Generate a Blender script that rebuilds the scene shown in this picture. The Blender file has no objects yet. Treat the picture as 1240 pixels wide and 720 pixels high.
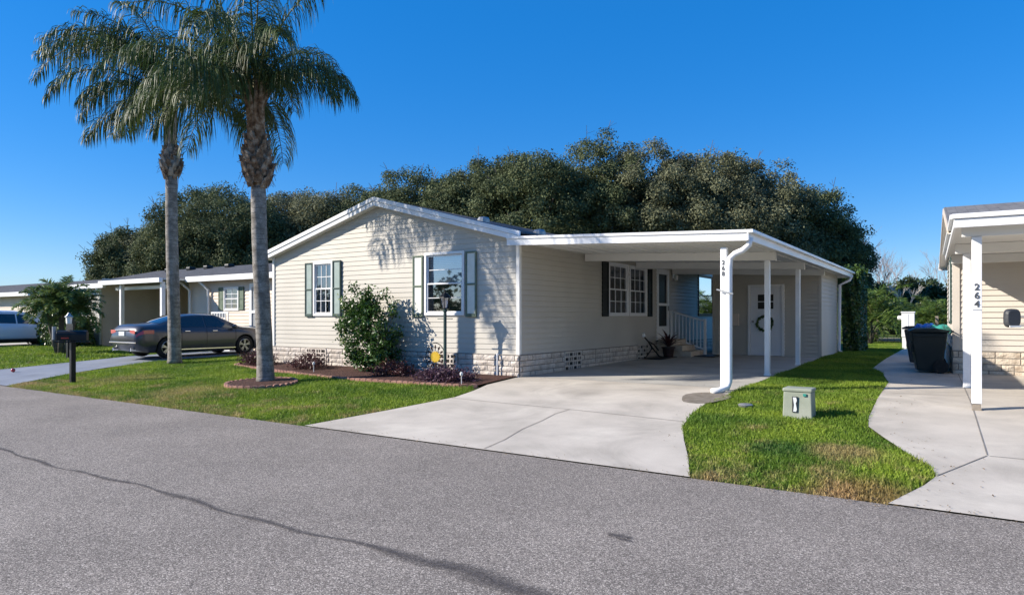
import bpy, bmesh, math, random
import numpy as np
from mathutils import Vector, Matrix, noise as mnoise
random.seed(7); RNG = np.random.default_rng(7)
R = math.radians
scene = bpy.context.scene
COL = scene.collection

# ------------------------------------------------------------------ materials
def srgb(r, g, b):
    f = lambda c: (c/255/12.92 if c/255 <= .04045 else ((c/255+.055)/1.055)**2.4)
    return (f(r), f(g), f(b), 1)
class NT:
    def __init__(s, m):
        s.t = m.node_tree; s.n = s.t.nodes; s.l = s.t.links
    def new(s, typ, **kw):
        n = s.n.new(typ)
        for k, v in kw.items(): setattr(n, k, v)
        return n
    def link(s, a, b): s.l.new(a, b)
def base_mat(name, col, rough=.6, metal=0., spec=.5, coat=0.):
    m = bpy.data.materials.new(name); m.use_nodes = True
    b = m.node_tree.nodes['Principled BSDF']
    b.inputs['Base Color'].default_value = (*col[:3], 1)
    b.inputs['Roughness'].default_value = rough
    b.inputs['Metallic'].default_value = metal
    b.inputs['Specular IOR Level'].default_value = spec
    b.inputs['Coat Weight'].default_value = coat
    return m
def mottled(name, cols, scale=3., rough=.7, detail=6, bump=0., bscale=None, spec=.3, metal=0., coat=0., stops=None, coord='Object', bdist=.01, fine=0., fscale=200.):
    """noise-driven mix of two or three colours plus optional bump"""
    m = base_mat(name, cols[0], rough, metal, spec, coat); t = NT(m); b = t.n['Principled BSDF']
    tc = t.new('ShaderNodeTexCoord'); nz = t.new('ShaderNodeTexNoise'); nz.inputs['Scale'].default_value = scale; nz.inputs['Detail'].default_value = detail
    t.link(tc.outputs[coord], nz.inputs['Vector'])
    cr = t.new('ShaderNodeValToRGB'); e = cr.color_ramp.elements
    stops = stops or ([.35, .65] if len(cols) == 2 else [.3, .5, .7])
    e[0].position = stops[0]; e[0].color = (*cols[0][:3], 1); e[1].position = stops[-1]; e[1].color = (*cols[-1][:3], 1)
    if len(cols) == 3:
        x = e.new(stops[1]); x.color = (*cols[1][:3], 1)
    t.link(nz.outputs['Fac'], cr.inputs['Fac'])
    out = cr.outputs['Color']
    if fine > 0:
        n2 = t.new('ShaderNodeTexNoise'); n2.inputs['Scale'].default_value = fscale; n2.inputs['Detail'].default_value = 2
        t.link(tc.outputs[coord], n2.inputs['Vector'])
        mr = t.new('ShaderNodeMapRange'); mr.inputs[1].default_value = .3; mr.inputs[2].default_value = .7
        mr.inputs[3].default_value = 1-fine; mr.inputs[4].default_value = 1+fine
        t.link(n2.outputs['Fac'], mr.inputs[0])
        vm = t.new('ShaderNodeVectorMath', operation='SCALE'); t.link(out, vm.inputs[0]); t.link(mr.outputs[0], vm.inputs['Scale'])
        out = vm.outputs[0]
    t.link(out, b.inputs['Base Color'])
    if bump > 0:
        nb = t.new('ShaderNodeTexNoise'); nb.inputs['Scale'].default_value = bscale or scale*6; nb.inputs['Detail'].default_value = 5
        t.link(tc.outputs[coord], nb.inputs['Vector'])
        bp = t.new('ShaderNodeBump'); bp.inputs['Strength'].default_value = bump; bp.inputs['Distance'].default_value = bdist
        t.link(nb.outputs['Fac'], bp.inputs['Height']); t.link(bp.outputs['Normal'], b.inputs['Normal'])
    return m
def leafmat(name, cols, scale=1.5, trans=.25, rough=.45, spec=.35, stops=None, fscale=8):
    m = mottled(name, cols, scale=scale, rough=rough, spec=spec, detail=3, stops=stops, fine=.3, fscale=fscale)
    t = NT(m); b = t.n['Principled BSDF']; o = t.n['Material Output']
    if trans > 0:
        tr = t.new('ShaderNodeBsdfTranslucent'); mx = t.new('ShaderNodeMixShader'); mx.inputs[0].default_value = trans
        src = b.inputs['Base Color'].links[0].from_socket
        t.link(src, tr.inputs['Color']); t.link(b.outputs[0], mx.inputs[1]); t.link(tr.outputs[0], mx.inputs[2]); t.link(mx.outputs[0], o.inputs[0])
    return m

M = {}
M['siding'] = mottled('vinyl_siding', [(.47, .44, .385), (.52, .49, .43)], scale=.9, rough=.5, spec=.35, bump=.15, bscale=30, bdist=.003)
M['siding2'] = mottled('vinyl_siding_pink', [(.62, .52, .43), (.68, .57, .47)], scale=1.2, rough=.5, spec=.35)
M['siding3'] = mottled('vinyl_siding_tan', [(.56, .49, .41), (.64, .56, .47)], scale=1.2, rough=.55, spec=.3)
M['block'] = mottled('painted_split_block', [(.44, .385, .33), (.55, .49, .43), (.61, .56, .50)], scale=5, rough=.85, bump=.9, bscale=28, bdist=.02, spec=.2, fine=.12, fscale=60)
M['block2'] = mottled('tan_split_block', [(.42, .34, .26), (.60, .52, .42), (.50, .41, .32)], scale=5, rough=.85, bump=.9, bscale=28, bdist=.02, spec=.2, fine=.12, fscale=60)
M['mortar'] = mottled('mortar', [(.20, .18, .16), (.27, .25, .22)], scale=9, rough=.95)
M['white'] = mottled('white_trim_paint', [(.74, .74, .74), (.80, .80, .80)], scale=2.2, rough=.35, spec=.45, fine=.03, fscale=40)
M['white_in'] = mottled('white_ceiling_panel', [(.70, .69, .66), (.76, .75, .72)], scale=1.1, rough=.55)
M['door'] = mottled('door_paint', [(.66, .68, .72), (.72, .74, .78)], scale=2, rough=.4)
M['shutter_g'] = mottled('green_shutter', [(.035, .06, .055), (.05, .085, .075)], scale=6, rough=.45)
M['shutter_t'] = mottled('grey_green_shutter_panel', [(.26, .33, .31), (.32, .39, .37)], scale=6, rough=.5)
M['siding4'] = mottled('warm_vinyl_siding', [(.56, .51, .45), (.62, .57, .50)], scale=.9, rough=.5, spec=.35)
M['shutter_in'] = mottled('pale_shutter_panel', [(.68, .68, .60), (.74, .74, .67)], scale=6, rough=.5)
M['shutter_edge'] = mottled('sage_shutter_edge', [(.10, .14, .10), (.15, .19, .14)], scale=8, rough=.55)
M['shutter_d'] = mottled('dark_shutter', [(.006, .008, .008), (.012, .015, .015)], scale=6, rough=.4)
M['dark'] = mottled('dark_interior', [(.010, .011, .013), (.03, .03, .032)], scale=2, rough=.8)
M['black'] = mottled('black_paint', [(.008, .008, .009), (.016, .016, .017)], scale=8, rough=.4)
M['curtain_d'] = mottled('shaded_curtain', [(.05, .052, .055), (.14, .145, .15)], scale=9, rough=.9)  # darker copy of the pale curtain cloth, shade put into its colour
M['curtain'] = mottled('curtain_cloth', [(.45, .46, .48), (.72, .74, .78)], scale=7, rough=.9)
M['blind'] = mottled('window_blind', [(.62, .62, .62), (.70, .70, .70)], scale=3, rough=.7)
M['lattice'] = mottled('opening_shade', [(.02, .018, .016), (.05, .045, .04)], scale=6, rough=.9)  # near-black panel colour stands in for the shade inside the vent openings
M['brick_edge'] = mottled('pink_scalloped_edging', [(.24, .12, .09), (.36, .20, .155)], scale=7, rough=.85, bump=.4, bscale=50)
M['mulch'] = mottled('red_mulch', [(.03, .016, .012), (.075, .034, .025), (.13, .065, .047)], scale=35, rough=.95, bump=1, bscale=60, bdist=.03)
M['metal_g'] = base_mat('grey_metal', (.35, .36, .37), .4, .6)
M['chrome'] = base_mat('chrome', (.75, .75, .76), .15, 1.)
M['numeral'] = base_mat('house_numeral', (.06, .065, .07), .5)
M['tyre'] = mottled('tyre_rubber', [(.012, .012, .012), (.022, .022, .022)], scale=20, rough=.85)
M['rim'] = base_mat('alloy_rim', (.42, .43, .45), .3, .9)
M['carpaint'] = base_mat('dark_grey_car_paint', (.060, .064, .078), .30, .45, .5, .45)
M['suvpaint'] = base_mat('white_car_paint', (.62, .66, .74), .3, .0, .5, .8)
M['redlens'] = base_mat('red_tail_lens', (.45, .02, .02), .2, 0, .6, .8)
M['plate'] = base_mat('plate_white', (.65, .68, .70), .4)
M['green_box'] = mottled('weathered_green_enamel', [(.25, .275, .215), (.29, .315, .25), (.34, .355, .295)], scale=4, rough=.6, fine=.06, fscale=90)
M['yellow'] = mottled('yellow_enamel', [(.75, .45, .03), (.82, .55, .06)], scale=9, rough=.5)
M['bin'] = mottled('dark_green_plastic', [(.008, .014, .014), (.014, .022, .022)], scale=3, rough=.45)
M['bin2'] = mottled('dark_grey_plastic', [(.03, .032, .036), (.05, .052, .056)], scale=3, rough=.5)
M['tarp_b'] = mottled('blue_plastic', [(.02, .10, .42), (.03, .16, .55)], scale=9, rough=.4)
M['tarp_g'] = mottled('teal_plastic', [(.03, .20, .17), (.05, .30, .24)], scale=9, rough=.4)
M['pot'] = mottled('dark_brown_pot', [(.025, .013, .012), (.05, .025, .022)], scale=9, rough=.5)
M['wood'] = mottled('weathered_wood', [(.16, .13, .10), (.28, .24, .19)], scale=8, rough=.9)
M['lens'] = base_mat('clear_lens', (.75, .75, .72), .15)

def shingle(name, c1, c2, c3):
    m = base_mat(name, c1, .9, 0, .2); t = NT(m); b = t.n['Principled BSDF']
    tc = t.new('ShaderNodeTexCoord'); mp = t.new('ShaderNodeMapping')
    mp.inputs['Scale'].default_value = (1, 1, 1)
    t.link(tc.outputs['Object'], mp.inputs['Vector'])
    br = t.new('ShaderNodeTexBrick'); br.inputs['Scale'].default_value = 1.
    br.inputs['Brick Width'].default_value = .32; br.inputs['Row Height'].default_value = .14; br.inputs['Mortar Size'].default_value = .006
    br.inputs['Color1'].default_value = (*c1, 1); br.inputs['Color2'].default_value = (*c2, 1); br.inputs['Mortar'].default_value = (*[c*.4 for c in c1], 1)
    t.link(mp.outputs[0], br.inputs['Vector'])
    nz = t.new('ShaderNodeTexNoise'); nz.inputs['Scale'].default_value = 7; nz.inputs['Detail'].default_value = 6
    t.link(tc.outputs['Object'], nz.inputs['Vector'])
    mx = t.new('ShaderNodeMixRGB'); mx.inputs[2].default_value = (*c3, 1)
    mr = t.new('ShaderNodeMapRange'); mr.inputs[1].default_value = .4; mr.inputs[2].default_value = .7; mr.inputs[4].default_value = .7
    t.link(nz.outputs['Fac'], mr.inputs[0]); t.link(mr.outputs[0], mx.inputs[0]); t.link(br.outputs['Color'], mx.inputs[1])
    t.link(mx.outputs[0], b.inputs['Base Color'])
    bp = t.new('ShaderNodeBump'); bp.inputs['Strength'].default_value = .6; bp.inputs['Distance'].default_value = .01
    t.link(br.outputs['Fac'], bp.inputs['Height']); bp.invert = True; t.link(bp.outputs[0], b.inputs['Normal'])
    return m
M['shingle'] = shingle('grey_shingles', (.13, .13, .135), (.19, .19, .19), (.25, .24, .23))
M['shingle_d'] = shingle('charcoal_shingles', (.06, .063, .07), (.09, .092, .10), (.12, .12, .125))

def glass(name, refl=.30, tint=(.75, .8, .85)):
    m = bpy.data.materials.new(name); m.use_nodes = True; t = NT(m); t.n.clear()
    o = t.new('ShaderNodeOutputMaterial'); gl = t.new('ShaderNodeBsdfGlossy'); gl.inputs['Roughness'].default_value = .02
    gl.inputs['Color'].default_value = (.9, .93, 1, 1)
    tr = t.new('ShaderNodeBsdfTransparent'); tr.inputs['Color'].default_value = (*tint, 1)
    lw = t.new('ShaderNodeLayerWeight'); lw.inputs['Blend'].default_value = .3
    mr = t.new('ShaderNodeMapRange'); mr.inputs[3].default_value = refl; mr.inputs[4].default_value = .95
    t.link(lw.outputs['Fresnel'], mr.inputs[0])
    mx = t.new('ShaderNodeMixShader'); t.link(mr.outputs[0], mx.inputs[0]); t.link(tr.outputs[0], mx.inputs[1]); t.link(gl.outputs[0], mx.inputs[2]); t.link(mx.outputs[0], o.inputs[0])
    return m
M['glass'] = glass('window_glass', .22)
M['glass_b'] = glass('bright_window_glass', .32)
M['carglass'] = glass('car_glass', .16, (.22, .24, .26))

# leaves
M['oak'] = leafmat('oak_leaves', [(.062, .082, .040), (.11, .133, .062), (.16, .182, .09)], scale=.55, trans=.2, rough=.7, spec=.15, stops=[.34, .52, .72], fscale=3)
M['oak2'] = leafmat('olive_oak_leaves', [(.105, .115, .064), (.16, .168, .095), (.22, .225, .135)], scale=.6, trans=.2, rough=.7, spec=.15, stops=[.32, .52, .72], fscale=3)
M['bark'] = mottled('grey_bark', [(.09, .075, .06), (.17, .15, .125)], scale=8, rough=.95, bump=.6)
M['palmleaf'] = leafmat('palm_leaflets', [(.030, .058, .018), (.070, .108, .028), (.15, .165, .045)], scale=1.3, trans=.2, rough=.5, spec=.35, stops=[.36, .55, .8], fscale=20)
M['palmstem'] = mottled('palm_rachis', [(.10, .11, .035), (.17, .15, .06)], scale=5, rough=.5)
M['hedge'] = leafmat('hedge_leaves', [(.022, .045, .010), (.06, .11, .022), (.10, .16, .035)], scale=4, trans=.15, rough=.35, spec=.5)
M['shrub'] = leafmat('shrub_leaves', [(.018, .045, .010), (.050, .115, .022), (.15, .24, .06)], scale=6, trans=.25, rough=.35, spec=.5, stops=[.35, .55, .78])
M['shrub_w'] = leafmat('variegated_leaves', [(.25, .34, .10), (.45, .48, .22)], scale=9, trans=.2)
M['areca'] = leafmat('areca_leaves', [(.06, .12, .02), (.16, .23, .05)], scale=3, trans=.3)
M['pygmy'] = leafmat('date_palm_leaves', [(.09, .15, .04), (.20, .27, .08)], scale=3, trans=.2, rough=.3, spec=.6)
M['purple'] = leafmat('purple_leaves', [(.035, .016, .028), (.085, .04, .065), (.14, .085, .11)], scale=9, trans=.15, spec=.4)
M['maroon'] = leafmat('maroon_leaves', [(.035, .012, .014), (.09, .030, .034), (.14, .07, .05)], scale=9, trans=.15, spec=.4)
M['bush'] = leafmat('wild_bush_leaves', [(.022, .038, .012), (.05, .075, .022), (.085, .105, .035)], scale=.7, trans=.12, fscale=3)
M['twig'] = mottled('bare_twigs', [(.28, .21, .19), (.40, .32, .30)], scale=4, rough=.9)
M['twig_w'] = mottled('pale_bark', [(.42, .40, .37), (.58, .56, .52)], scale=4, rough=.9)
def palm_bark(name, c1, c2, c3, ring=9.):
    m = mottled(name, [c1, c2], scale=6, rough=.95, bump=0, fine=.25, fscale=40); t = NT(m); b = t.n['Principled BSDF']
    tc = t.new('ShaderNodeTexCoord'); sx = t.new('ShaderNodeSeparateXYZ'); t.link(tc.outputs['Object'], sx.inputs[0])
    nz = t.new('ShaderNodeTexNoise'); nz.inputs['Scale'].default_value = 2.5; nz.inputs['Detail'].default_value = 6; t.link(tc.outputs['Object'], nz.inputs['Vector'])
    ma = t.new('ShaderNodeMath', operation='MULTIPLY_ADD'); ma.inputs[1].default_value = .16; t.link(nz.outputs['Fac'], ma.inputs[0]); t.link(sx.outputs['Z'], ma.inputs[2])
    mb_ = t.new('ShaderNodeMath', operation='MULTIPLY'); mb_.inputs[1].default_value = ring; t.link(ma.outputs[0], mb_.inputs[0])
    fr = t.new('ShaderNodeMath', operation='FRACT'); t.link(mb_.outputs[0], fr.inputs[0])
    mr = t.new('ShaderNodeMapRange'); mr.inputs[1].default_value = 0; mr.inputs[2].default_value = .22; mr.inputs[3].default_value = .85; mr.inputs[4].default_value = 0
    t.link(fr.outputs[0], mr.inputs[0])
    mx = t.new('ShaderNodeMixRGB'); mx.inputs[2].default_value = (*c3, 1); src = b.inputs['Base Color'].links[0].from_socket
    n3 = t.new('ShaderNodeTexNoise'); n3.inputs['Scale'].default_value = 5; t.link(tc.outputs['Object'], n3.inputs['Vector'])
    m3 = t.new('ShaderNodeMapRange'); m3.inputs[1].default_value = .35; m3.inputs[2].default_value = .6; t.link(n3.outputs['Fac'], m3.inputs[0])
    m4 = t.new('ShaderNodeMath', operation='MULTIPLY'); t.link(mr.outputs[0], m4.inputs[0]); t.link(m3.outputs[0], m4.inputs[1])
    t.link(m4.outputs[0], mx.inputs[0]); t.link(src, mx.inputs[1]); t.link(mx.outputs[0], b.inputs['Base Color'])
    bp = t.new('ShaderNodeBump'); bp.inputs['Strength'].default_value = .8; bp.inputs['Distance'].default_value = .02
    ad = t.new('ShaderNodeMath', operation='ADD'); t.link(nz.outputs['Fac'], ad.inputs[0]); t.link(fr.outputs[0], ad.inputs[1])
    t.link(ad.outputs[0], bp.inputs['Height']); t.link(bp.outputs[0], b.inputs['Normal'])
    return m
M['ptrunk'] = palm_bark('palm_trunk_bark', (.17, .155, .135), (.32, .30, .275), (.06, .05, .042))
M['pboot'] = mottled('palm_boot_fibre', [(.07, .04, .025), (.22, .15, .10), (.40, .34, .28)], scale=9, rough=.95, bump=1, bscale=25, bdist=.03)
M['pboot_l'] = mottled('pale_palm_sheath', [(.22, .18, .14), (.46, .42, .37)], scale=7, rough=.85, bump=.5, bscale=20)

# grass: blades and soil share the patchiness of the lawn
def grassmat(name, dark, mid, straw, fine=.35, bump=0):
    m = base_mat(name, mid, .6, 0, .3); t = NT(m); b = t.n['Principled BSDF']
    ge = t.new('ShaderNodeNewGeometry')
    n1 = t.new('ShaderNodeTexNoise'); n1.inputs['Scale'].default_value = .9; n1.inputs['Detail'].default_value = 5; t.link(ge.outputs['Position'], n1.inputs['Vector'])
    n2 = t.new('ShaderNodeTexNoise'); n2.inputs['Scale'].default_value = 45; n2.inputs['Detail'].default_value = 3; t.link(ge.outputs['Position'], n2.inputs['Vector'])
    n3 = t.new('ShaderNodeTexNoise'); n3.inputs['Scale'].default_value = 1.7; n3.inputs['Detail'].default_value = 7; n3.inputs['Roughness'].default_value = .7
    mp = t.new('ShaderNodeMapping'); mp.inputs['Location'].default_value = (3.1, 7.7, 0); t.link(ge.outputs['Position'], mp.inputs[0]); t.link(mp.outputs[0], n3.inputs['Vector'])
    cr = t.new('ShaderNodeValToRGB'); e = cr.color_ramp.elements
    e[0].position = .38; e[0].color = (*dark, 1); e[1].position = .62; e[1].color = (*mid, 1); t.link(n1.outputs['Fac'], cr.inputs[0])
    # straw: more of it close to the road edge
    sx = t.new('ShaderNodeSeparateXYZ'); t.link(ge.outputs['Position'], sx.inputs[0])
    ed = t.new('ShaderNodeMapRange'); ed.inputs[1].default_value = 6.3; ed.inputs[2].default_value = 8.6; ed.inputs[3].default_value = .15; ed.inputs[4].default_value = 0
    t.link(sx.outputs['Y'], ed.inputs[0])
    ad = t.new('ShaderNodeMath', operation='ADD'); t.link(n3.outputs['Fac'], ad.inputs[0]); t.link(ed.outputs[0], ad.inputs[1])
    ms = t.new('ShaderNodeMapRange'); ms.inputs[1].default_value = .57; ms.inputs[2].default_value = .74; ms.inputs[4].default_value = .9; t.link(ad.outputs[0], ms.inputs[0])
    mx = t.new('ShaderNodeMixRGB'); mx.inputs[2].default_value = (*straw, 1); t.link(ms.outputs[0], mx.inputs[0]); t.link(cr.outputs[0], mx.inputs[1])
    # a worn straw patch and a lusher dark patch in the strip between the driveways
    cur = mx.outputs[0]
    for (cx_, cy_, r_, colr, amt) in ((-1.05, 8.0, .46, straw, .75), (-1.72, 7.85, .42, (.045, .13, .025), .75), (-.75, 6.6, .5, (.42, .24, .12), .6), (-12.9, 7.7, .9, straw, .55), (-16.2, 8.2, 1.0, straw, .5)):
        sub_ = t.new('ShaderNodeVectorMath', operation='DISTANCE'); sub_.inputs[1].default_value = (cx_, cy_, -.2); t.link(ge.outputs['Position'], sub_.inputs[0])
        nn_ = t.new('ShaderNodeMath', operation='MULTIPLY_ADD'); nn_.inputs[1].default_value = 1.4*r_; t.link(n3.outputs['Fac'], nn_.inputs[0]); t.link(sub_.outputs['Value'], nn_.inputs[2])
        mr_ = t.new('ShaderNodeMapRange'); mr_.inputs[1].default_value = 1.15*r_; mr_.inputs[2].default_value = 1.75*r_; mr_.inputs[3].default_value = amt; mr_.inputs[4].default_value = 0; t.link(nn_.outputs[0], mr_.inputs[0])
        m5 = t.new('ShaderNodeMixRGB'); m5.inputs[2].default_value = (*colr, 1); t.link(mr_.outputs[0], m5.inputs[0]); t.link(cur, m5.inputs[1]); cur = m5.outputs[0]
    mf = t.new('ShaderNodeMapRange'); mf.inputs[1].default_value = .3; mf.inputs[2].default_value = .7; mf.inputs[3].default_value = 1-fine; mf.inputs[4].default_value = 1+fine; t.link(n2.outputs['Fac'], mf.inputs[0])
    vm = t.new('ShaderNodeVectorMath', operation='SCALE'); t.link(cur, vm.inputs[0]); t.link(mf.outputs[0], vm.inputs['Scale']); t.link(vm.outputs[0], b.inputs['Base Color'])
    return m, t, b, vm
m, t, b, vm = grassmat('grass_blades', (.11, .20, .022), (.24, .33, .035), (.42, .31, .15), .55)
tr = t.new('ShaderNodeBsdfTranslucent'); mx = t.new('ShaderNodeMixShader'); mx.inputs[0].default_value = .35
t.link(vm.outputs[0], tr.inputs[0]); t.link(b.outputs[0], mx.inputs[1]); t.link(tr.outputs[0], mx.inputs[2]); t.link(mx.outputs[0], t.n['Material Output'].inputs[0])
M['grass'] = m
m, t, b, vm = grassmat('lawn_soil', (.065, .10, .020), (.12, .155, .03), (.27, .20, .11), .5)
n = t.new('ShaderNodeTexNoise'); n.inputs['Scale'].default_value = 30; n.inputs['Detail'].default_value = 6
ge = t.new('ShaderNodeNewGeometry'); t.link(ge.outputs['Position'], n.inputs['Vector'])
bp = t.new('ShaderNodeBump'); bp.inputs['Strength'].default_value = 1; bp.inputs['Distance'].default_value = .05; t.link(n.outputs['Fac'], bp.inputs['Height']); t.link(bp.outputs[0], b.inputs['Normal'])
M['soil'] = m

def asphalt():
    m = base_mat('asphalt', (.2, .2, .2), .85, 0, .3); t = NT(m); b = t.n['Principled BSDF']; ge = t.new('ShaderNodeNewGeometry')
    vo = t.new('ShaderNodeTexVoronoi'); vo.inputs['Scale'].default_value = 150; t.link(ge.outputs['Position'], vo.inputs['Vector'])
    sp = t.new('ShaderNodeSeparateColor'); t.link(vo.outputs['Color'], sp.inputs[0])
    cr = t.new('ShaderNodeValToRGB'); e = cr.color_ramp.elements
    e[0].position = 0; e[0].color = (.078, .069, .062, 1); e[1].position = 1; e[1].color = (.60, .535, .465, 1)
    x = e.new(.5); x.color = (.21, .182, .155, 1); x = e.new(.82); x.color = (.315, .276, .237, 1)
    t.link(sp.outputs[0], cr.inputs[0])
    n1 = t.new('ShaderNodeTexNoise'); n1.inputs['Scale'].default_value = .8; n1.inputs['Detail'].default_value = 8; n1.inputs['Roughness'].default_value = .65; t.link(ge.outputs['Position'], n1.inputs['Vector'])
    mr = t.new('ShaderNodeMapRange'); mr.inputs[1].default_value = .25; mr.inputs[2].default_value = .75; mr.inputs[3].default_value = .78; mr.inputs[4].default_value = 1.18; t.link(n1.outputs['Fac'], mr.inputs[0])
    # dark tar blotches
    n2 = t.new('ShaderNodeTexNoise'); n2.inputs['Scale'].default_value = 1.6; n2.inputs['Detail'].default_value = 9; n2.inputs['Roughness'].default_value = .75; t.link(ge.outputs['Position'], n2.inputs['Vector'])
    m2 = t.new('ShaderNodeMapRange'); m2.inputs[1].default_value = .66; m2.inputs[2].default_value = .76; m2.inputs[3].default_value = 1; m2.inputs[4].default_value = .55; t.link(n2.outputs['Fac'], m2.inputs[0])
    mu = t.new('ShaderNodeMath', operation='MULTIPLY'); t.link(mr.outputs[0], mu.inputs[0]); t.link(m2.outputs[0], mu.inputs[1])
    vm = t.new('ShaderNodeVectorMath', operation='SCALE'); t.link(cr.outputs[0], vm.inputs[0]); t.link(mu.outputs[0], vm.inputs['Scale']); t.link(vm.outputs[0], b.inputs['Base Color'])
    bp = t.new('ShaderNodeBump'); bp.inputs['Strength'].default_value = .5; bp.inputs['Distance'].default_value = .006; t.link(sp.outputs[1], bp.inputs['Height']); t.link(bp.outputs[0], b.inputs['Normal'])
    return m
M['asphalt'] = asphalt()
def concrete(name, a, b_, c, stain=.70):
    m = mottled(name, [a, b_, c], scale=1.1, rough=.85, detail=8, bump=.25, bscale=120, bdist=.003, spec=.25, coord='Object', fine=.10, fscale=260)
    t = NT(m); b = t.n['Principled BSDF']; src = b.inputs['Base Color'].links[0].from_socket
    ge = t.new('ShaderNodeNewGeometry'); n = t.new('ShaderNodeTexNoise'); n.inputs['Scale'].default_value = .55; n.inputs['Detail'].default_value = 8; n.inputs['Roughness'].default_value = .7; n.inputs['Distortion'].default_value = .8
    t.link(ge.outputs['Position'], n.inputs['Vector'])
    mr = t.new('ShaderNodeMapRange'); mr.inputs[1].default_value = .45; mr.inputs[2].default_value = .72; mr.inputs[3].default_value = 1; mr.inputs[4].default_value = stain; t.link(n.outputs['Fac'], mr.inputs[0])
    vm = t.new('ShaderNodeVectorMath', operation='SCALE'); t.link(src, vm.inputs[0]); t.link(mr.outputs[0], vm.inputs['Scale']); t.link(vm.outputs[0], b.inputs['Base Color'])
    return m
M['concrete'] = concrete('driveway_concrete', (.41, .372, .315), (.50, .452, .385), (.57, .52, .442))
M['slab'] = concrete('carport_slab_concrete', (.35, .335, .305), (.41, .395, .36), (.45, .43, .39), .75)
M['concrete_b'] = concrete('painted_blue_grey_concrete', (.19, .215, .26), (.22, .245, .29), (.25, .27, .31))
M['joint'] = mottled('joint_line', [(.20, .18, .155), (.27, .245, .21)], scale=8, rough=.95)
def seam():
    m = mottled('tar_seam', [(.045, .04, .04), (.12, .108, .105)], scale=30, rough=.9, stops=[.35, .65], bump=.4, bscale=90, coord='Object')
    t = NT(m); b = t.n['Principled BSDF']; o = t.n['Material Output']; ge = t.new('ShaderNodeNewGeometry')
    n = t.new('ShaderNodeTexNoise'); n.inputs['Scale'].default_value = 3; n.inputs['Detail'].default_value = 12; n.inputs['Roughness'].default_value = .8
    t.link(ge.outputs['Position'], n.inputs['Vector'])
    at = t.new('ShaderNodeAttribute', attribute_name='edge')   # 1 in the middle of the stain, 0 at its rim
    ad = t.new('ShaderNodeMath', operation='ADD'); t.link(n.outputs['Fac'], ad.inputs[0]); t.link(at.outputs['Fac'], ad.inputs[1])
    mr = t.new('ShaderNodeMapRange'); mr.inputs[1].default_value = .72; mr.inputs[2].default_value = 1.4; mr.inputs[4].default_value = .75; t.link(ad.outputs[0], mr.inputs[0])
    tp = t.new('ShaderNodeBsdfTransparent'); mx = t.new('ShaderNodeMixShader'); t.link(mr.outputs[0], mx.inputs[0]); t.link(tp.outputs[0], mx.inputs[1]); t.link(b.outputs[0], mx.inputs[2]); t.link(mx.outputs[0], o.inputs[0])
    return m
M['seam'] = seam()

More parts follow.
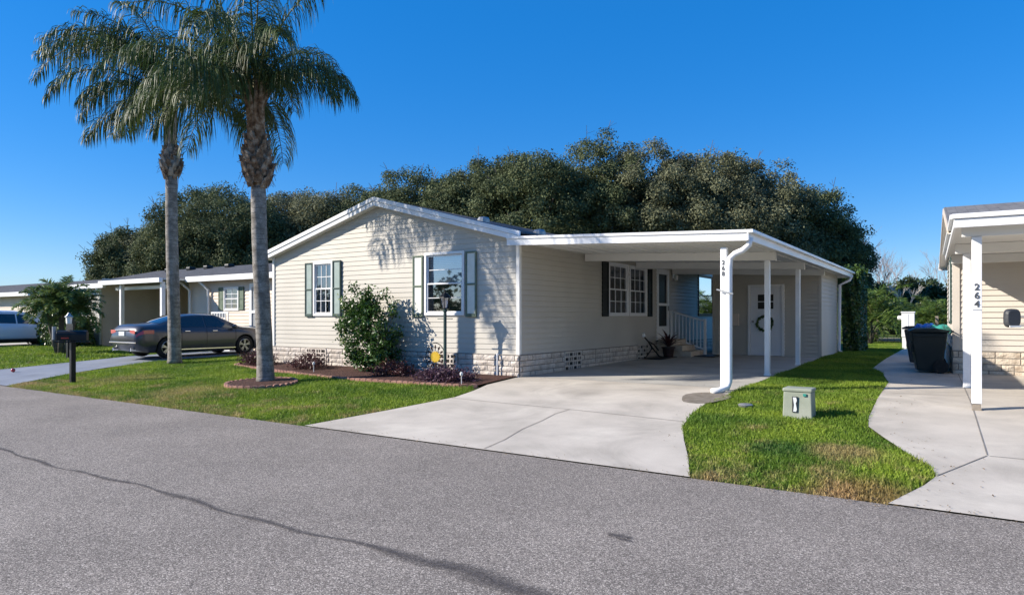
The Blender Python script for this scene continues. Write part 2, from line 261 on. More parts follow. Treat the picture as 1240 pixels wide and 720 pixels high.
# ------------------------------------------------------------------ objects
def tag(o, label=None, cat=None, group=None, kind=None):
    if label: o['label'] = label
    if cat: o['category'] = cat
    if group: o['group'] = group
    if kind: o['kind'] = kind
    return o
def thing(name, label, cat, loc=(0, 0, 0), rotz=0., group=None):
    o = bpy.data.objects.new(name, None); COL.objects.link(o); o.location = loc; o.rotation_euler = (0, 0, rotz); o.empty_display_size = .2
    return tag(o, label, cat, group)
def copy_tree(o, parent=None):
    c = o.copy(); COL.objects.link(c); c.parent = parent
    for ch in list(o.children): copy_tree(ch, c)
    return c
def topof(o):
    while o.parent: o = o.parent
    return o
class MB:
    def __init__(s): s.v = []; s.f = []
    def add(s, vs, fs):
        k = len(s.v); s.v += [tuple(v) for v in vs]; s.f += [tuple(i+k for i in f) for f in fs]; return s
    def quad(s, a, b, c, d): return s.add([a, b, c, d], [(0, 1, 2, 3)])
    def box(s, x0, x1, y0, y1, z0, z1):
        return s.add([(x0, y0, z0), (x1, y0, z0), (x1, y1, z0), (x0, y1, z0), (x0, y0, z1), (x1, y0, z1), (x1, y1, z1), (x0, y1, z1)],
                     [(3, 2, 1, 0), (4, 5, 6, 7), (0, 1, 5, 4), (1, 2, 6, 5), (2, 3, 7, 6), (3, 0, 4, 7)])
    def bar(s, p, q, w, h, up=(0, 0, 1)):
        p = Vector(p); q = Vector(q); d = (q-p).normalized(); u = Vector(up)
        if abs(d.dot(u)) > .99: u = Vector((0, 1, 0))
        sd = d.cross(u).normalized(); u = sd.cross(d).normalized(); vs = []
        for e in (p, q):
            for a, b in ((-1, -1), (1, -1), (1, 1), (-1, 1)): vs.append(e+sd*(a*w/2)+u*(b*h/2))
        return s.add(vs, [(0, 1, 2, 3), (7, 6, 5, 4), (0, 4, 5, 1), (1, 5, 6, 2), (2, 6, 7, 3), (3, 7, 4, 0)])
    def tube(s, pts, r, n=8, caps=True):
        pts = [Vector(p) for p in pts]; rs = r if isinstance(r, (list, tuple)) else [r]*len(pts); k = len(s.v); prev = None
        for i, p in enumerate(pts):
            d = (pts[min(i+1, len(pts)-1)]-pts[max(i-1, 0)]).normalized()
            u = prev if prev is not None else (Vector((0, 0, 1)) if abs(d.z) < .9 else Vector((1, 0, 0)))
            a = d.cross(u)
            if a.length < 1e-4: a = d.cross(Vector((0, 1, 0)))
            a.normalize(); b = a.cross(d).normalized(); prev = b
            for j in range(n):
                t = 2*math.pi*j/n; s.v.append(tuple(p+a*(math.cos(t)*rs[i])+b*(math.sin(t)*rs[i])))
        for i in range(len(pts)-1):
            for j in range(n):
                j2 = (j+1) % n; s.f.append((k+i*n+j, k+i*n+j2, k+(i+1)*n+j2, k+(i+1)*n+j))
        if caps:
            s.f.append(tuple(k+j for j in range(n))[::-1]); s.f.append(tuple(k+(len(pts)-1)*n+j for j in range(n)))
        return s
    def lathe(s, prof, c=(0, 0, 0), n=20, axis='z', caps=True):
        k = len(s.v)
        for r, z in prof:
            for j in range(n):
                t = 2*math.pi*j/n; a, b = r*math.cos(t), r*math.sin(t)
                p = {'z': (a, b, z), 'x': (z, a, b), 'y': (a, z, b)}[axis]
                s.v.append((c[0]+p[0], c[1]+p[1], c[2]+p[2]))
        for i in range(len(prof)-1):
            for j in range(n):
                j2 = (j+1) % n; s.f.append((k+i*n+j, k+i*n+j2, k+(i+1)*n+j2, k+(i+1)*n+j))
        if caps:
            s.f.append(tuple(k+j for j in range(n))[::-1]); s.f.append(tuple(k+(len(prof)-1)*n+j for j in range(n)))
        return s
    def prism(s, poly, d, cap=True):
        """poly: 3-D points in one plane, extruded by vector d"""
        n = len(poly); d = Vector(d); k = len(s.v)
        s.v += [tuple(p) for p in poly]+[tuple(Vector(p)+d) for p in poly]
        if cap: s.f += [tuple(range(k, k+n))[::-1], tuple(range(k+n, k+2*n))]
        for i in range(n):
            j = (i+1) % n; s.f.append((k+i, k+j, k+n+j, k+n+i))
        return s
    def build(s, name, mat, parent=None, smooth=False, bevel=0., sub=0, autos=None):
        off = topof(parent).location if parent else Vector((0, 0, 0))
        me = bpy.data.meshes.new(name); me.from_pydata([(v[0]-off.x, v[1]-off.y, v[2]-off.z) for v in s.v], [], s.f)
        bm = bmesh.new(); bm.from_mesh(me); bmesh.ops.recalc_face_normals(bm, faces=bm.faces); bm.to_mesh(me); bm.free()
        me.materials.append(mat)
        if smooth: me.shade_smooth()
        o = bpy.data.objects.new(name, me); COL.objects.link(o)
        if parent: o.parent = parent
        if bevel:
            b = o.modifiers.new('bevel', 'BEVEL'); b.width = bevel; b.segments = 2; b.limit_method = 'ANGLE'; b.angle_limit = R(35)
        if sub:
            b = o.modifiers.new('sub', 'SUBSURF'); b.levels = sub; b.render_levels = sub
        return o
def npmesh(name, V, F, mat, parent=None, smooth=False, absolute=True):
    """V (n,3) float array, F (m,k) int array"""
    V = np.asarray(V, dtype=np.float32); F = np.asarray(F, dtype=np.int32)
    if parent is not None and absolute: V = V-np.array(topof(parent).location, dtype=np.float32)
    k = F.shape[1]; me = bpy.data.meshes.new(name)
    me.vertices.add(len(V)); me.vertices.foreach_set('co', V.ravel())
    me.loops.add(F.size); me.loops.foreach_set('vertex_index', F.ravel())
    me.polygons.add(len(F)); me.polygons.foreach_set('loop_start', np.arange(0, F.size, k, dtype=np.int32)); me.polygons.foreach_set('loop_total', np.full(len(F), k, dtype=np.int32))
    me.update(calc_edges=True); me.materials.append(mat)
    if smooth: me.shade_smooth()
    o = bpy.data.objects.new(name, me); COL.objects.link(o)
    if parent: o.parent = parent
    return o
def norm(a): return a/np.maximum(np.linalg.norm(a, axis=-1, keepdims=True), 1e-6)
def leafquads(P, N, size, asp=.5, rnd=1., droop=0.):
    """kite shaped leaf at each point"""
    n = len(P); N = norm(N+RNG.normal(0, rnd, (n, 3))); T = norm(np.cross(N, RNG.normal(0, 1, (n, 3))))
    if droop: T = norm(T+np.array([0, 0, -droop])); N = norm(np.cross(T, np.cross(N, T)))
    B = np.cross(N, T); s = np.asarray(size)*RNG.uniform(.65, 1.35, (n, 1))
    V = np.stack([P-T*s*.5, P+B*s*asp*.5, P+T*s*.5, P-B*s*asp*.5], 1).reshape(-1, 3)
    return V, np.arange(4*n).reshape(-1, 4)
# ------------------------------------------------------------------ ground
BR = [(-400, -.31), (-9, -.31), (6.4, -.30), (11.6, 0.), (20.9, .105), (35, .16), (400, .2)]
def g(Y):
    for (a, za), (b, zb) in zip(BR, BR[1:]):
        if Y <= b: return za+(zb-za)*(Y-a)/(b-a)
    return BR[-1][1]
def sheet(name, poly, dz, mat, kind='structure', cutx=None):
    bm = bmesh.new(); bm.faces.new([bm.verts.new((x, y, 0)) for x, y in poly]); bmesh.ops.triangulate(bm, faces=bm.faces[:])
    for Y, _ in BR[1:-1]:
        bmesh.ops.bisect_plane(bm, geom=bm.verts[:]+bm.edges[:]+bm.faces[:], plane_co=(0, Y, 0), plane_no=(0, 1, 0))
    for v in bm.verts: v.co.z = g(v.co.y)+dz
    bmesh.ops.recalc_face_normals(bm, faces=bm.faces)
    for f in bm.faces:
        if f.normal.z < 0: f.normal_flip()
    me = bpy.data.meshes.new(name); bm.to_mesh(me); bm.free(); me.materials.append(mat)
    o = bpy.data.objects.new(name, me); COL.objects.link(o)
    if kind: o['kind'] = kind
    return o
sheet('ground', [(-400, -400), (400, -400), (400, 400), (-400, 400)], -.02, M['soil'])
sheet('road', [(-300, -6.5), (300, -6.5), (300, 6.4), (-300, 6.4)], .0, M['asphalt'])
DRL = [(-7.80, 6.4), (-7.52, 7.8), (-7.30, 9.2), (-7.42, 9.9), (-7.62, 10.6), (-7.64, 11.74)]
DRR = [(-3.30, 20.88), (-3.20, 12.7), (-3.20, 11.0), (-3.28, 10.4), (-3.20, 9.5), (-3.04, 8.6), (-2.78, 7.9), (-2.45, 7.1), (-2.19, 6.4)]
sheet('driveway', DRL+[(-7.64, 11.9)]+[(-3.2, 11.9)]+DRR[2:], .012, M['concrete'])
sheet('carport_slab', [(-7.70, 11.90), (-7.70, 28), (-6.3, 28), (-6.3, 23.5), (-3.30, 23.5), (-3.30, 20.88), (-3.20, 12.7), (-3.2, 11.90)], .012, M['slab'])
L264 = [(-.51, 6.4), (-.28, 7.09), (-.20, 7.45), (-.25, 7.8), (-.47, 8.24), (-.76, 8.95), (-.97, 9.5), (-1.03, 10.04), (-1.05, 10.8), (-1.09, 12.3), (-1.14, 14.4), (-1.42, 16.4), (-1.72, 17.65), (-1.74, 21), (-1.72, 27.6)]
sheet('driveway_next_door', [(14, 6.4)]+L264[::1]+[(-.3, 27.6), (-.3, 17.2), (14, 17.2)], .012, M['concrete'])
LN = [(-17.9, 6.4), (-18.5, 7.3), (-19.05, 8.25), (-19.5, 9.3), (-19.62, 10.4), (-19.4, 14), (-19.4, 18.0)]
LF = [(-22.9, 6.4), (-22.4, 7.6), (-22.35, 10.7), (-22.5, 18.0)]
sheet('side_driveway', LN+LF[::-1], .012, M['concrete_b'])
sheet('parking_pad', [(-37.5, 6.4), (-33.4, 6.4), (-33.4, 14.2), (-37.5, 14.2)], .012, M['concrete'])
def strip(pts, w):
    a = []; b = []
    for i, p in enumerate(pts):
        q = pts[min(i+1, len(pts)-1)]; r = pts[max(i-1, 0)]; d = Vector((q[0]-r[0], q[1]-r[1])).normalized(); n = Vector((-d.y, d.x))*w/2
        a.append((p[0]+n.x, p[1]+n.y)); b.append((p[0]-n.x, p[1]-n.y))
    return a+b[::-1]
J = [[(-7.30, 9.10), (-6.2, 9.04), (-4.8, 8.98), (-3.12, 8.84)], [(-4.93, 9.0), (-4.96, 8.6), (-4.88, 8.1), (-4.83, 7.5), (-4.70, 6.9), (-4.66, 6.42)],
     [(-7.6, 11.93), (-3.22, 11.93)], [(-7.6, 16.2), (-3.26, 16.2)], [(-.07, 16.9), (.10, 12.0), (.215, 8.50)], [(-.20, 7.44), (.21, 8.47)], [(.23, 8.47), (4.0, 8.47)], [(-1.1, 12.6), (0.05, 12.6)]]
for i, p in enumerate(J): sheet('joint', strip(p, .012), .017, M['joint'])
sheet('soil_patch', [(-3.32+.36*math.cos(t)*(1+.12*math.sin(3*t))-.12, 10.75+.55*math.sin(t)) for t in [k*math.pi/9 for k in range(18)]], .016, mottled('gutter_dirt', [(.15, .13, .10), (.22, .19, .155)], scale=9, rough=.95, bump=.5))

# tar seam on the road, wide enough for its ragged rim; 'edge' carries how deep inside the stain a point lies
def stain(pts, name):
    V = []; F = []; E_ = []
    for i, (x, y, w) in enumerate(pts):
        for k, (o_, e) in enumerate([(-1, 0), (-.5, .45), (0, .8), (.5, .45), (1, 0)]):
            V.append((x, y+o_*w*(1+.25*math.sin(i*2.3+k*4)), g(y)+.005)); E_.append(e)
        if i:
            b = 5*i
            for k in range(4): F.append((b-5+k, b+k, b+k+1, b-4+k))
    me = bpy.data.meshes.new(name); me.from_pydata(V, [], F); me.materials.append(M['seam'])
    at = me.attributes.new('edge', 'FLOAT', 'POINT')
    for i, e in enumerate(E_): at.data[i].value = e
    o = bpy.data.objects.new(name, me); COL.objects.link(o); o['kind'] = 'structure'; return o
pts = []
for i in range(121):
    x = -24+i*.2+0.; w = .035+.015*math.sin(i*.9)+.03*random.random()
    if x > -3.6: w += min((x+3.6)*.10, .12)
    if x > -1.2: w = .12
    pts.append((x, 3.27+.035*math.sin(i*.37)+.02*math.sin(i*1.3)-max(0, x+3.3)*.03, w))
stain(pts, 'road_seam')
for (x, y, r) in [(-2.02, 4.42, .09), (-1.95, 4.36, .05)]:
    stain([(x-r*1.1+i*r*.27, y, r*math.sqrt(max(.02, 1-((i-4)/4)**2))*1.0) for i in range(9)], 'oil_stain')

# ------------------------------------------------------------------ siding, blockwork, windows
def siding(mb, P, U, N, z0, z1, lim, course, holes, t=.020):
    """lap boards: P origin, U unit direction along the wall, N outward normal, lim(z)->(ua,ub)"""
    P = Vector(P); U = Vector(U); N = Vector(N); z = z0
    cuts = sorted({round(h_[2], 4) for h_ in holes}|{round(h_[3], 4) for h_ in holes})
    while z < z1-1e-4:
        zt = min(z+course, z1); lv = [z]+[c for c in cuts if z+1e-4 < c < zt-1e-4]+[zt]
        for a, b in zip(lv, lv[1:]):
            (la, lb), (ma, mb_) = lim(a), lim(b); segs = [(la, ma, lb, mb_)]
            for (h0, h1, hz0, hz1) in holes:
                if hz0 < (a+b)/2 < hz1:
                    new = []
                    for s in segs:
                        if h1 <= s[0] or h0 >= s[2]: new.append(s); continue
                        if h0 > s[0]: new.append((s[0], s[1], h0, h0))
                        if h1 < s[2]: new.append((h1, h1, s[2], s[3]))
                    segs = new
            na = t*(1-(a-z)/course); nb = t*(1-(b-z)/course)
            pt = lambda u, zz, n: P+U*u+N*n+Vector((0, 0, zz))
            for (a0, b0, a1, b1) in segs:
                mb.quad(pt(a0, a, na), pt(a1, a, na), pt(b1, b, nb), pt(b0, b, nb))
                if a == z: mb.quad(pt(a0, a, 0), pt(a1, a, 0), pt(a1, a, na), pt(a0, a, na))
        z = zt
    return mb
def blocks(mb, mm, P, U, N, L, z0, rows, hh=.115, ww=.395, holes=(), zoff=lambda u: 0):
    """split-face courses with recessed mortar; rough fronts"""
    P = Vector(P); U = Vector(U); N = Vector(N); rnd = random.Random(3)
    mm.quad(P+Vector((0, 0, z0-.3)), P+U*L+Vector((0, 0, z0-.3)), P+U*L+Vector((0, 0, z0+rows*hh)), P+Vector((0, 0, z0+rows*hh)))
    for r in range(rows):
        u = -(.5*ww if r % 2 else 0)
        while u < L-.02:
            w = ww*rnd.choice([1, 1, 1, .75, .5]); a = max(u, 0)+.008; b = min(u+w, L)-.008; u += w
            za = z0+r*hh+.008; zb = z0+(r+1)*hh-.008
            if any(not(b <= h0 or a >= h1) for h0, h1 in holes):
                for h0, h1 in holes:
                    if a < h0 < b: b = h0-.006
                    elif a < h1 < b: a = h1+.006
                    elif h0 <= a and b <= h1: a = b
            if b-a < .04: continue
            nx = 4; nz = 2; k = len(mb.v); e = .012+.014*rnd.random()
            for iz in range(nz+1):
                for ix in range(nx+1):
                    n_ = e+(rnd.random()*.014 if 0 < ix < nx or 0 < iz < nz else 0)-(.010 if ix in (0, nx) or iz in (0, nz) else 0)
                    mb.v.append(tuple(P+U*(a+(b-a)*ix/nx)+N*n_+Vector((0, 0, za+(zb-za)*iz/nz))))
            for iz in range(nz):
                for ix in range(nx):
                    q = k+iz*(nx+1)+ix; mb.f.append((q, q+1, q+nx+2, q+nx+1))
            c = [P+U*a+Vector((0, 0, za)), P+U*b+Vector((0, 0, za)), P+U*b+Vector((0, 0, zb)), P+U*a+Vector((0, 0, zb))]
            k2 = len(mb.v); mb.v += [tuple(p) for p in c]; f = [k, k+nx, k+(nz+1)*(nx+1)-1, k+nz*(nx+1)]
            mb.f += [(k2, k2+1, f[1], f[0]), (k2+1, k2+2, f[2], f[1]), (k2+2, k2+3, f[3], f[2]), (k2+3, k2, f[0], f[3])]
def wbox(mb, P, U, N, u0, u1, n0, n1, z0, z1):
    P = Vector(P); U = Vector(U); N = Vector(N); vs = []
    for z in (z0, z1):
        for u, n in ((u0, n0), (u1, n0), (u1, n1), (u0, n1)): vs.append(P+U*u+N*n+Vector((0, 0, z)))
    return mb.add(vs, [(3, 2, 1, 0), (4, 5, 6, 7), (0, 1, 5, 4), (1, 2, 6, 5), (2, 3, 7, 6), (3, 0, 4, 7)])
def window(root, P, U, N, u0, u1, z0, z1, cols=2, rows=2, fill='curtain', white='white', gl='glass', frame=.045, name='window', label=None, grids=True):
    f = MB(); F = frame
    for (a, b, c, d) in ((u0-F, u0+.01, z0-F, z1+F), (u1-.01, u1+F, z0-F, z1+F), (u0+.01, u1-.01, z1-.01, z1+F), (u0+.01, u1-.01, z0-F, z0+.01)):
        wbox(f, P, U, N, a, b, -.06, .045, c, d)
    w = f.build(name, M[white], root, bevel=.004)
    if label: w['label'] = label
    zm = (z0+z1)/2; s = MB()
    for (za, zb, n0) in ((zm-.015, z1-.012, -.005), (z0+.012, zm+.02, .012)):
        wbox(s, P, U, N, u0+.012, u0+.045, n0-.02, n0+.012, za, zb); wbox(s, P, U, N, u1-.045, u1-.012, n0-.02, n0+.012, za, zb)
        wbox(s, P, U, N, u0+.045, u1-.045, n0-.02, n0+.012, zb-.033, zb); wbox(s, P, U, N, u0+.045, u1-.045, n0-.02, n0+.012, za, za+.033)
    s.build('sash', M[white], w, bevel=.003)
    if grids:
        s = MB()
        for (za, zb, n0) in ((zm+.018, z1-.045, -.004), (z0+.045, zm-.013, .013)):
            for c in range(1, cols):
                u = u0+.045+(u1-u0-.09)*c/cols; wbox(s, P, U, N, u-.008, u+.008, n0-.008, n0+.004, za, zb)
            for r in range(1, rows):
                z = za+(zb-za)*r/rows; wbox(s, P, U, N, u0+.045, u1-.045, n0-.007, n0+.003, z-.008, z+.008)
        s.build('grille', M[white], w)
    for (za, zb, n0) in ((zm, z1-.03, -.010), (z0+.03, zm, .004)):
        p = MB(); P_ = Vector(P); q = lambda u, z: P_+Vector(U)*u+Vector(N)*n0+Vector((0, 0, z))
        p.quad(q(u0+.04, za), q(u1-.04, za), q(u1-.04, zb), q(u0+.04, zb)); p.build('pane', M[gl], w)
    # dark room behind, with curtains or blinds
    d = MB(); wbox(d, P, U, N, u0-.02, u1+.02, -.5, -.45, z0-.02, z1+.02)
    for a, b, c, e in ((u0-.05, u0-.02, z0-.02, z1+.02), (u1+.02, u1+.05, z0-.02, z1+.02), (u0-.02, u1+.02, z1+.02, z1+.05), (u0-.02, u1+.02, z0-.05, z0-.02)): wbox(d, P, U, N, a, b, -.5, -.065, c, e)
    d.build('recess', M['dark'], w)
    if fill:
        c = MB(); P_ = Vector(P)
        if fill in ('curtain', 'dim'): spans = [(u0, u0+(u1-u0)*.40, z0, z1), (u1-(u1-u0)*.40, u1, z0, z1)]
        elif fill == 'blind': spans = [(u0+.02, u1-.02, zm+.02, z1)]
        else: spans = [(u0, u1, z0, z1)]
        for (a, b, za, zb) in spans:
            if fill == 'blind':
                n = 16
                for i in range(n):
                    z = za+(zb-za)*i/n; wbox(c, P, U, N, a, b, -.075-.01, -.06, z+.004, z+(zb-za)/n-.003)
            else:
                n = 14
                for i in range(n):
                    x0 = a+(b-a)*i/n; x1 = a+(b-a)*(i+1)/n; n0 = -.10+.02*math.sin(i*2.1); n1 = -.10+.02*math.sin((i+1)*2.1)
                    q = lambda u, z, nn: P_+Vector(U)*u+Vector(N)*nn+Vector((0, 0, z)); c.quad(q(x0, za, n0), q(x1, za, n1), q(x1, zb, n1), q(x0, zb, n0))
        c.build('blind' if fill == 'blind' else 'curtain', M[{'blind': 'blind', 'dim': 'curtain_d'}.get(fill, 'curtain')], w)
    return w
def shutter(root, P, U, N, u0, u1, z0, z1, panel='shutter_in', edge='shutter_edge'):
    zm = (z0+z1)/2; s = MB(); f = .035
    for a, b, c, d in ((u0, u0+f, z0, z1), (u1-f, u1, z0, z1), (u0+f, u1-f, z0, z0+f*2), (u0+f, u1-f, z1-f, z1), (u0+f, u1-f, zm-f/2, zm+f/2)): wbox(s, P, U, N, a, b, .021, .055, c, d)
    o = s.build('shutter', M[edge], root, bevel=.004)
    p = MB(); wbox(p, P, U, N, u0+f, u1-f, .022, .038, z0+f*2, zm-f/2); wbox(p, P, U, N, u0+f, u1-f, .022, .038, zm+f/2, z1-f)
    p.build('shutter_panel', M[panel], o, bevel=.006); return o
def vent_block(root, P, U, N, u0, z0, w, h_):
    """breeze block: lattice over a solid dark panel, painted as shade in its openings"""
    b = MB(); wbox(b, P, U, N, u0, u0+w, -.02, .006, z0, z0+h_)
    o = b.build('vent_block', M['lattice'], root); l = MB(); nx = 4; nz = 4
    for i in range(nx+1): x = u0+w*i/nx; wbox(l, P, U, N, x-.022, x+.022, .007, .03, z0, z0+h_)
    for i in range(nz+1): z = z0+h_*i/nz; wbox(l, P, U, N, u0+.0, u0+w, .0075, .0305, z-.018, z+.018)
    for i in range(nx):
        for j in range(nz):
            if (i+j) % 2: wbox(l, P, U, N, u0+w*(i+.5)/nx-.016, u0+w*(i+.5)/nx+.016, .0065, .029, z0+h_*j/nz, z0+h_*(j+1)/nz)
    l.build('lattice', M['block'], o); return o
def downspout(name, pts, root, w=.075, mat='white'):
    m_ = MB(); pts = [Vector(p) for p in pts]
    m_.tube(pts, w/2, 8); return m_.build(name, M[mat], root, smooth=True)
def digits(txt, root_part, loc, size, rot, mat, gap):
    for i, ch in enumerate(txt):
        cu = bpy.data.curves.new('numeral', 'FONT'); cu.body = ch; cu.size = size; cu.extrude = .004; cu.align_x = 'CENTER'; cu.offset = size*.012
        to = bpy.data.objects.new('tmp', cu); COL.objects.link(to); dg = bpy.context.evaluated_depsgraph_get()
        me = bpy.data.meshes.new_from_object(to.evaluated_get(dg)); bpy.data.objects.remove(to)
        me.materials.clear(); me.materials.append(mat); o = bpy.data.objects.new('numeral', me); COL.objects.link(o)
        o.parent = root_part; off = topof(root_part).location
        o.location = (loc[0]-off.x, loc[1]-off.y, loc[2]-off.z-i*gap); o.rotation_euler = rot

# ------------------------------------------------------------------ the main house
FY = 11.77; XL = -15.60; XR = -7.65; XM = (XL+XR)/2; WB = .46; EH = 2.90; SL = (4.12-3.02)/((XR-XL)/2+.15)
H1 = thing('manufactured_house', 'cream single-storey house with a front gable and a white carport numbered 268', 'house', (XR, FY, 0))
P, U, N = (XL, FY, 0), (1, 0, 0), (0, -1, 0); WID = XR-XL
uw = lambda x: x-XL
PK = EH+(WID/2)*SL
lim = lambda z: (0, WID) if z <= EH else ((z-EH)/SL, WID-(z-EH)/SL)
wl = (uw(-13.93), uw(-13.29), 1.33, 2.62); wr = (uw(-10.15), uw(-9.10), 1.34, 2.66)
mb = siding(MB(), P, U, N, WB, PK-.02, lim, .1143, [wl, wr], .0125); mb.build('front_wall', M['siding'], H1)
SIDEL = 28-FY; P2, U2, N2 = (XR, FY, 0), (0, 1, 0), (1, 0, 0); us = lambda y: y-FY
w1 = (us(16.04), us(17.20), 1.33, 2.64); w2 = (us(17.36), us(18.50), 1.33, 2.64); dr = (us(19.36), us(20.27), .62, 2.66); w3 = (us(23.2), us(24.9), 1.34, 2.70)
mb = siding(MB(), P2, U2, N2, WB, EH, lambda z: (0, SIDEL), .1143, [w1, w2, dr, w3], .030); mb.build('side_wall', M['siding'], H1)
mb = MB(); mb.quad((XL, FY, -.1), (XL, 28, -.1), (XL, 28, EH), (XL, FY, EH)); mb.quad((XL, 28, -.1), (XR, 28, -.1), (XR, 28, EH), (XL, 28, EH)); mb.add([(XL, 28, EH), (XR, 28, EH), (XM, 28, PK)], [(0, 1, 2)]); mb.build('rear_wall', M['siding'], H1)
mb = MB(); mb.box(XR-.05, XR+.034, FY-.034, FY+.05, WB-.02, EH); mb.build('corner_trim', M['white_in'], H1, bevel=.004); mb = MB(); mb.box(XL-.034, XL+.05, FY-.034, FY+.05, WB-.02, EH-.02); mb.build('corner_trim', M['white_in'], H1, bevel=.004)
bm_ = MB(); mm = MB()
blocks(bm_, mm, (XL-.03, FY-.035, 0), U, N, WID+.06, 0, 4, holes=[(uw(-14.2)+.03, uw(-13.47)+.03), (uw(-9.95)+.03, uw(-9.25)+.03)])
bm_.build('skirting', M['block'], H1); bm_ = MB()
blocks(bm_, mm, (XR+.035, FY-.03, 0), U2, N2, SIDEL, 0, 4, holes=[(us(13.62)+.03, us(14.42)+.03), (us(17.8)+.03, us(18.6)+.03)])
mm.box(XL-.04, XR+.045, FY-.045, FY+.01, .455, .475); mm.box(XR-.01, XR+.046, FY+.01, 28, .455, .475)
bm_.build('skirting', M['block'], H1); mm.build('mortar_bed', M['mortar'], H1)
PB = (XL, FY-.035, 0); PC = (XR+.035, FY, 0)
vent_block(H1, PB, U, N, uw(-14.2), .02, .73, .42); vent_block(H1, PB, U, N, uw(-9.95), .02, .70, .42)
vent_block(H1, PC, U2, N2, us(13.62), .02, .80, .42); vent_block(H1, PC, U2, N2, us(17.8), .04, .80, .42)
window(H1, P, U, N, *wl, cols=3, rows=2, fill='curtain', gl='glass', label='narrow double-hung window with grilles and curtains')
window(H1, P, U, N, *wr, cols=1, rows=2, fill='blind', gl='glass_b', label='wide double-hung window with a blind, beside the lamp post', grids=True)
shutter(H1, P, U, N, uw(-14.28), uw(-13.99), 1.27, 2.66, 'shutter_t', 'shutter_g'); shutter(H1, P, U, N, uw(-13.23), uw(-12.94), 1.27, 2.68, 'shutter_t', 'shutter_g')
shutter(H1, P, U, N, uw(-10.54), uw(-10.24), 1.26, 2.66); shutter(H1, P, U, N, uw(-9.01), uw(-8.72), 1.26, 2.68)
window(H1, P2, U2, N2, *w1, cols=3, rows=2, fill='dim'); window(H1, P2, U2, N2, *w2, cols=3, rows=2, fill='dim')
shutter(H1, P2, U2, N2, us(15.60), us(15.96), 1.27, 2.68, 'shutter_d', 'shutter_d'); shutter(H1, P2, U2, N2, us(18.60), us(18.92), 1.27, 2.68, 'shutter_d', 'shutter_d')
window(H1, P2, U2, N2, *w3, cols=2, rows=1, fill=None, white='black', gl='glass_b', label='black-framed sliding window in the passage', grids=False)
# storm door
f = MB()
for a, b, c, d in ((dr[0]-.05, dr[0]+.10, .56, 2.72), (dr[1]-.10, dr[1]+.05, .56, 2.72), (dr[0]+.10, dr[1]-.10, 2.56, 2.72), (dr[0]+.10, dr[1]-.10, 1.60, 1.68), (dr[0]+.10, dr[1]-.10, .56, .98)): wbox(f, P2, U2, N2, a, b, -.03, .04, c, d)
sd = f.build('storm_door', M['white'], H1, bevel=.004)
f = MB(); wbox(f, P2, U2, N2, dr[0]+.10, dr[1]-.10, -.01, .005, .98, 1.60); wbox(f, P2, U2, N2, dr[0]+.10, dr[1]-.10, -.01, .005, 1.68, 2.56); f.build('screen', M['black'], sd)
f = MB(); wbox(f, P2, U2, N2, dr[1]-.07, dr[1]-.03, .04, .075, 1.45, 1.60); f.build('handle', M['metal_g'], sd)
# porch lamp by the door
f = MB(); f.box(XR+.02, XR+.05, 20.62, 20.78, 2.48, 2.62); wlp = f.build('wall_lamp', M['white'], H1, bevel=.005)
f = MB(); f.lathe([(.03, .0), (.06, -.02), (.07, -.14), (.04, -.17)], (XR+.13, 20.7, 2.58), 10); f.build('lamp_glass', M['lens'], wlp)
# roof
OV = .20; LE = .16; RZ = EH+.10
def rz(x): return RZ+SL*((WID/2)-abs(x-XM))
mb = MB(); y0, y1 = FY-OV, 28.3
for x0, x1 in ((XL-LE, XM), (XM, XR+LE)):
    mb.prism([(x0, y0+.02, rz(x0)), (x1, y0+.02, rz(x1)), (x1, y0+.02, rz(x1)+.035), (x0, y0+.02, rz(x0)+.035)], (0, y1-y0, 0))
rf = mb.build('roof', M['shingle_d'], H1)
mb = MB()
for x0, x1 in ((XL-LE, XM), (XM, XR+LE)):
    mb.prism([(x0, y0-.012, rz(x0)-.16), (x1, y0-.012, rz(x1)-.16), (x1, y0-.012, rz(x1)-.055), (x0, y0-.012, rz(x0)-.055)], (0, .03, 0))
    mb.prism([(x0, y0-.035, rz(x0)-.05), (x1, y0-.035, rz(x1)-.05), (x1, y0-.035, rz(x1)+.045), (x0, y0-.035, rz(x0)+.045)], (0, .05, 0))
mb.build('rake_fascia', M['white'], rf, bevel=.003)
mb = MB()
for x0, x1 in ((XL-LE, XM), (XM, XR+LE)):
    mb.prism([(x0, y0+.02, rz(x0)-.15), (x1, y0+.02, rz(x1)-.15), (x1, y0+.02, rz(x1)-.135), (x0, y0+.02, rz(x0)-.135)], (0, OV+.1, 0))
mb.build('soffit', M['white_in'], rf)
mb = MB(); mb.box(XL-LE-.12, XL-LE, FY-OV, 28.3, rz(XL-LE)-.12, rz(XL-LE)+.0); mb.box(XL-LE, XL+.02, FY-OV+.06, 28.2, rz(XL-LE)-.13, rz(XL-LE)-.11); mb.build('gutter', M['white'], rf, bevel=.01)
for (x, y) in ((-9.6, 13.2), (-8.45, 13.9)):
    m2 = MB(); m2.lathe([(.15, -.04), (.15, .05), (.12, .10), (.02, .12)], (x, y, rz(x)+.03), 12); m2.build('roof_vent', M['metal_g'], rf, smooth=False)
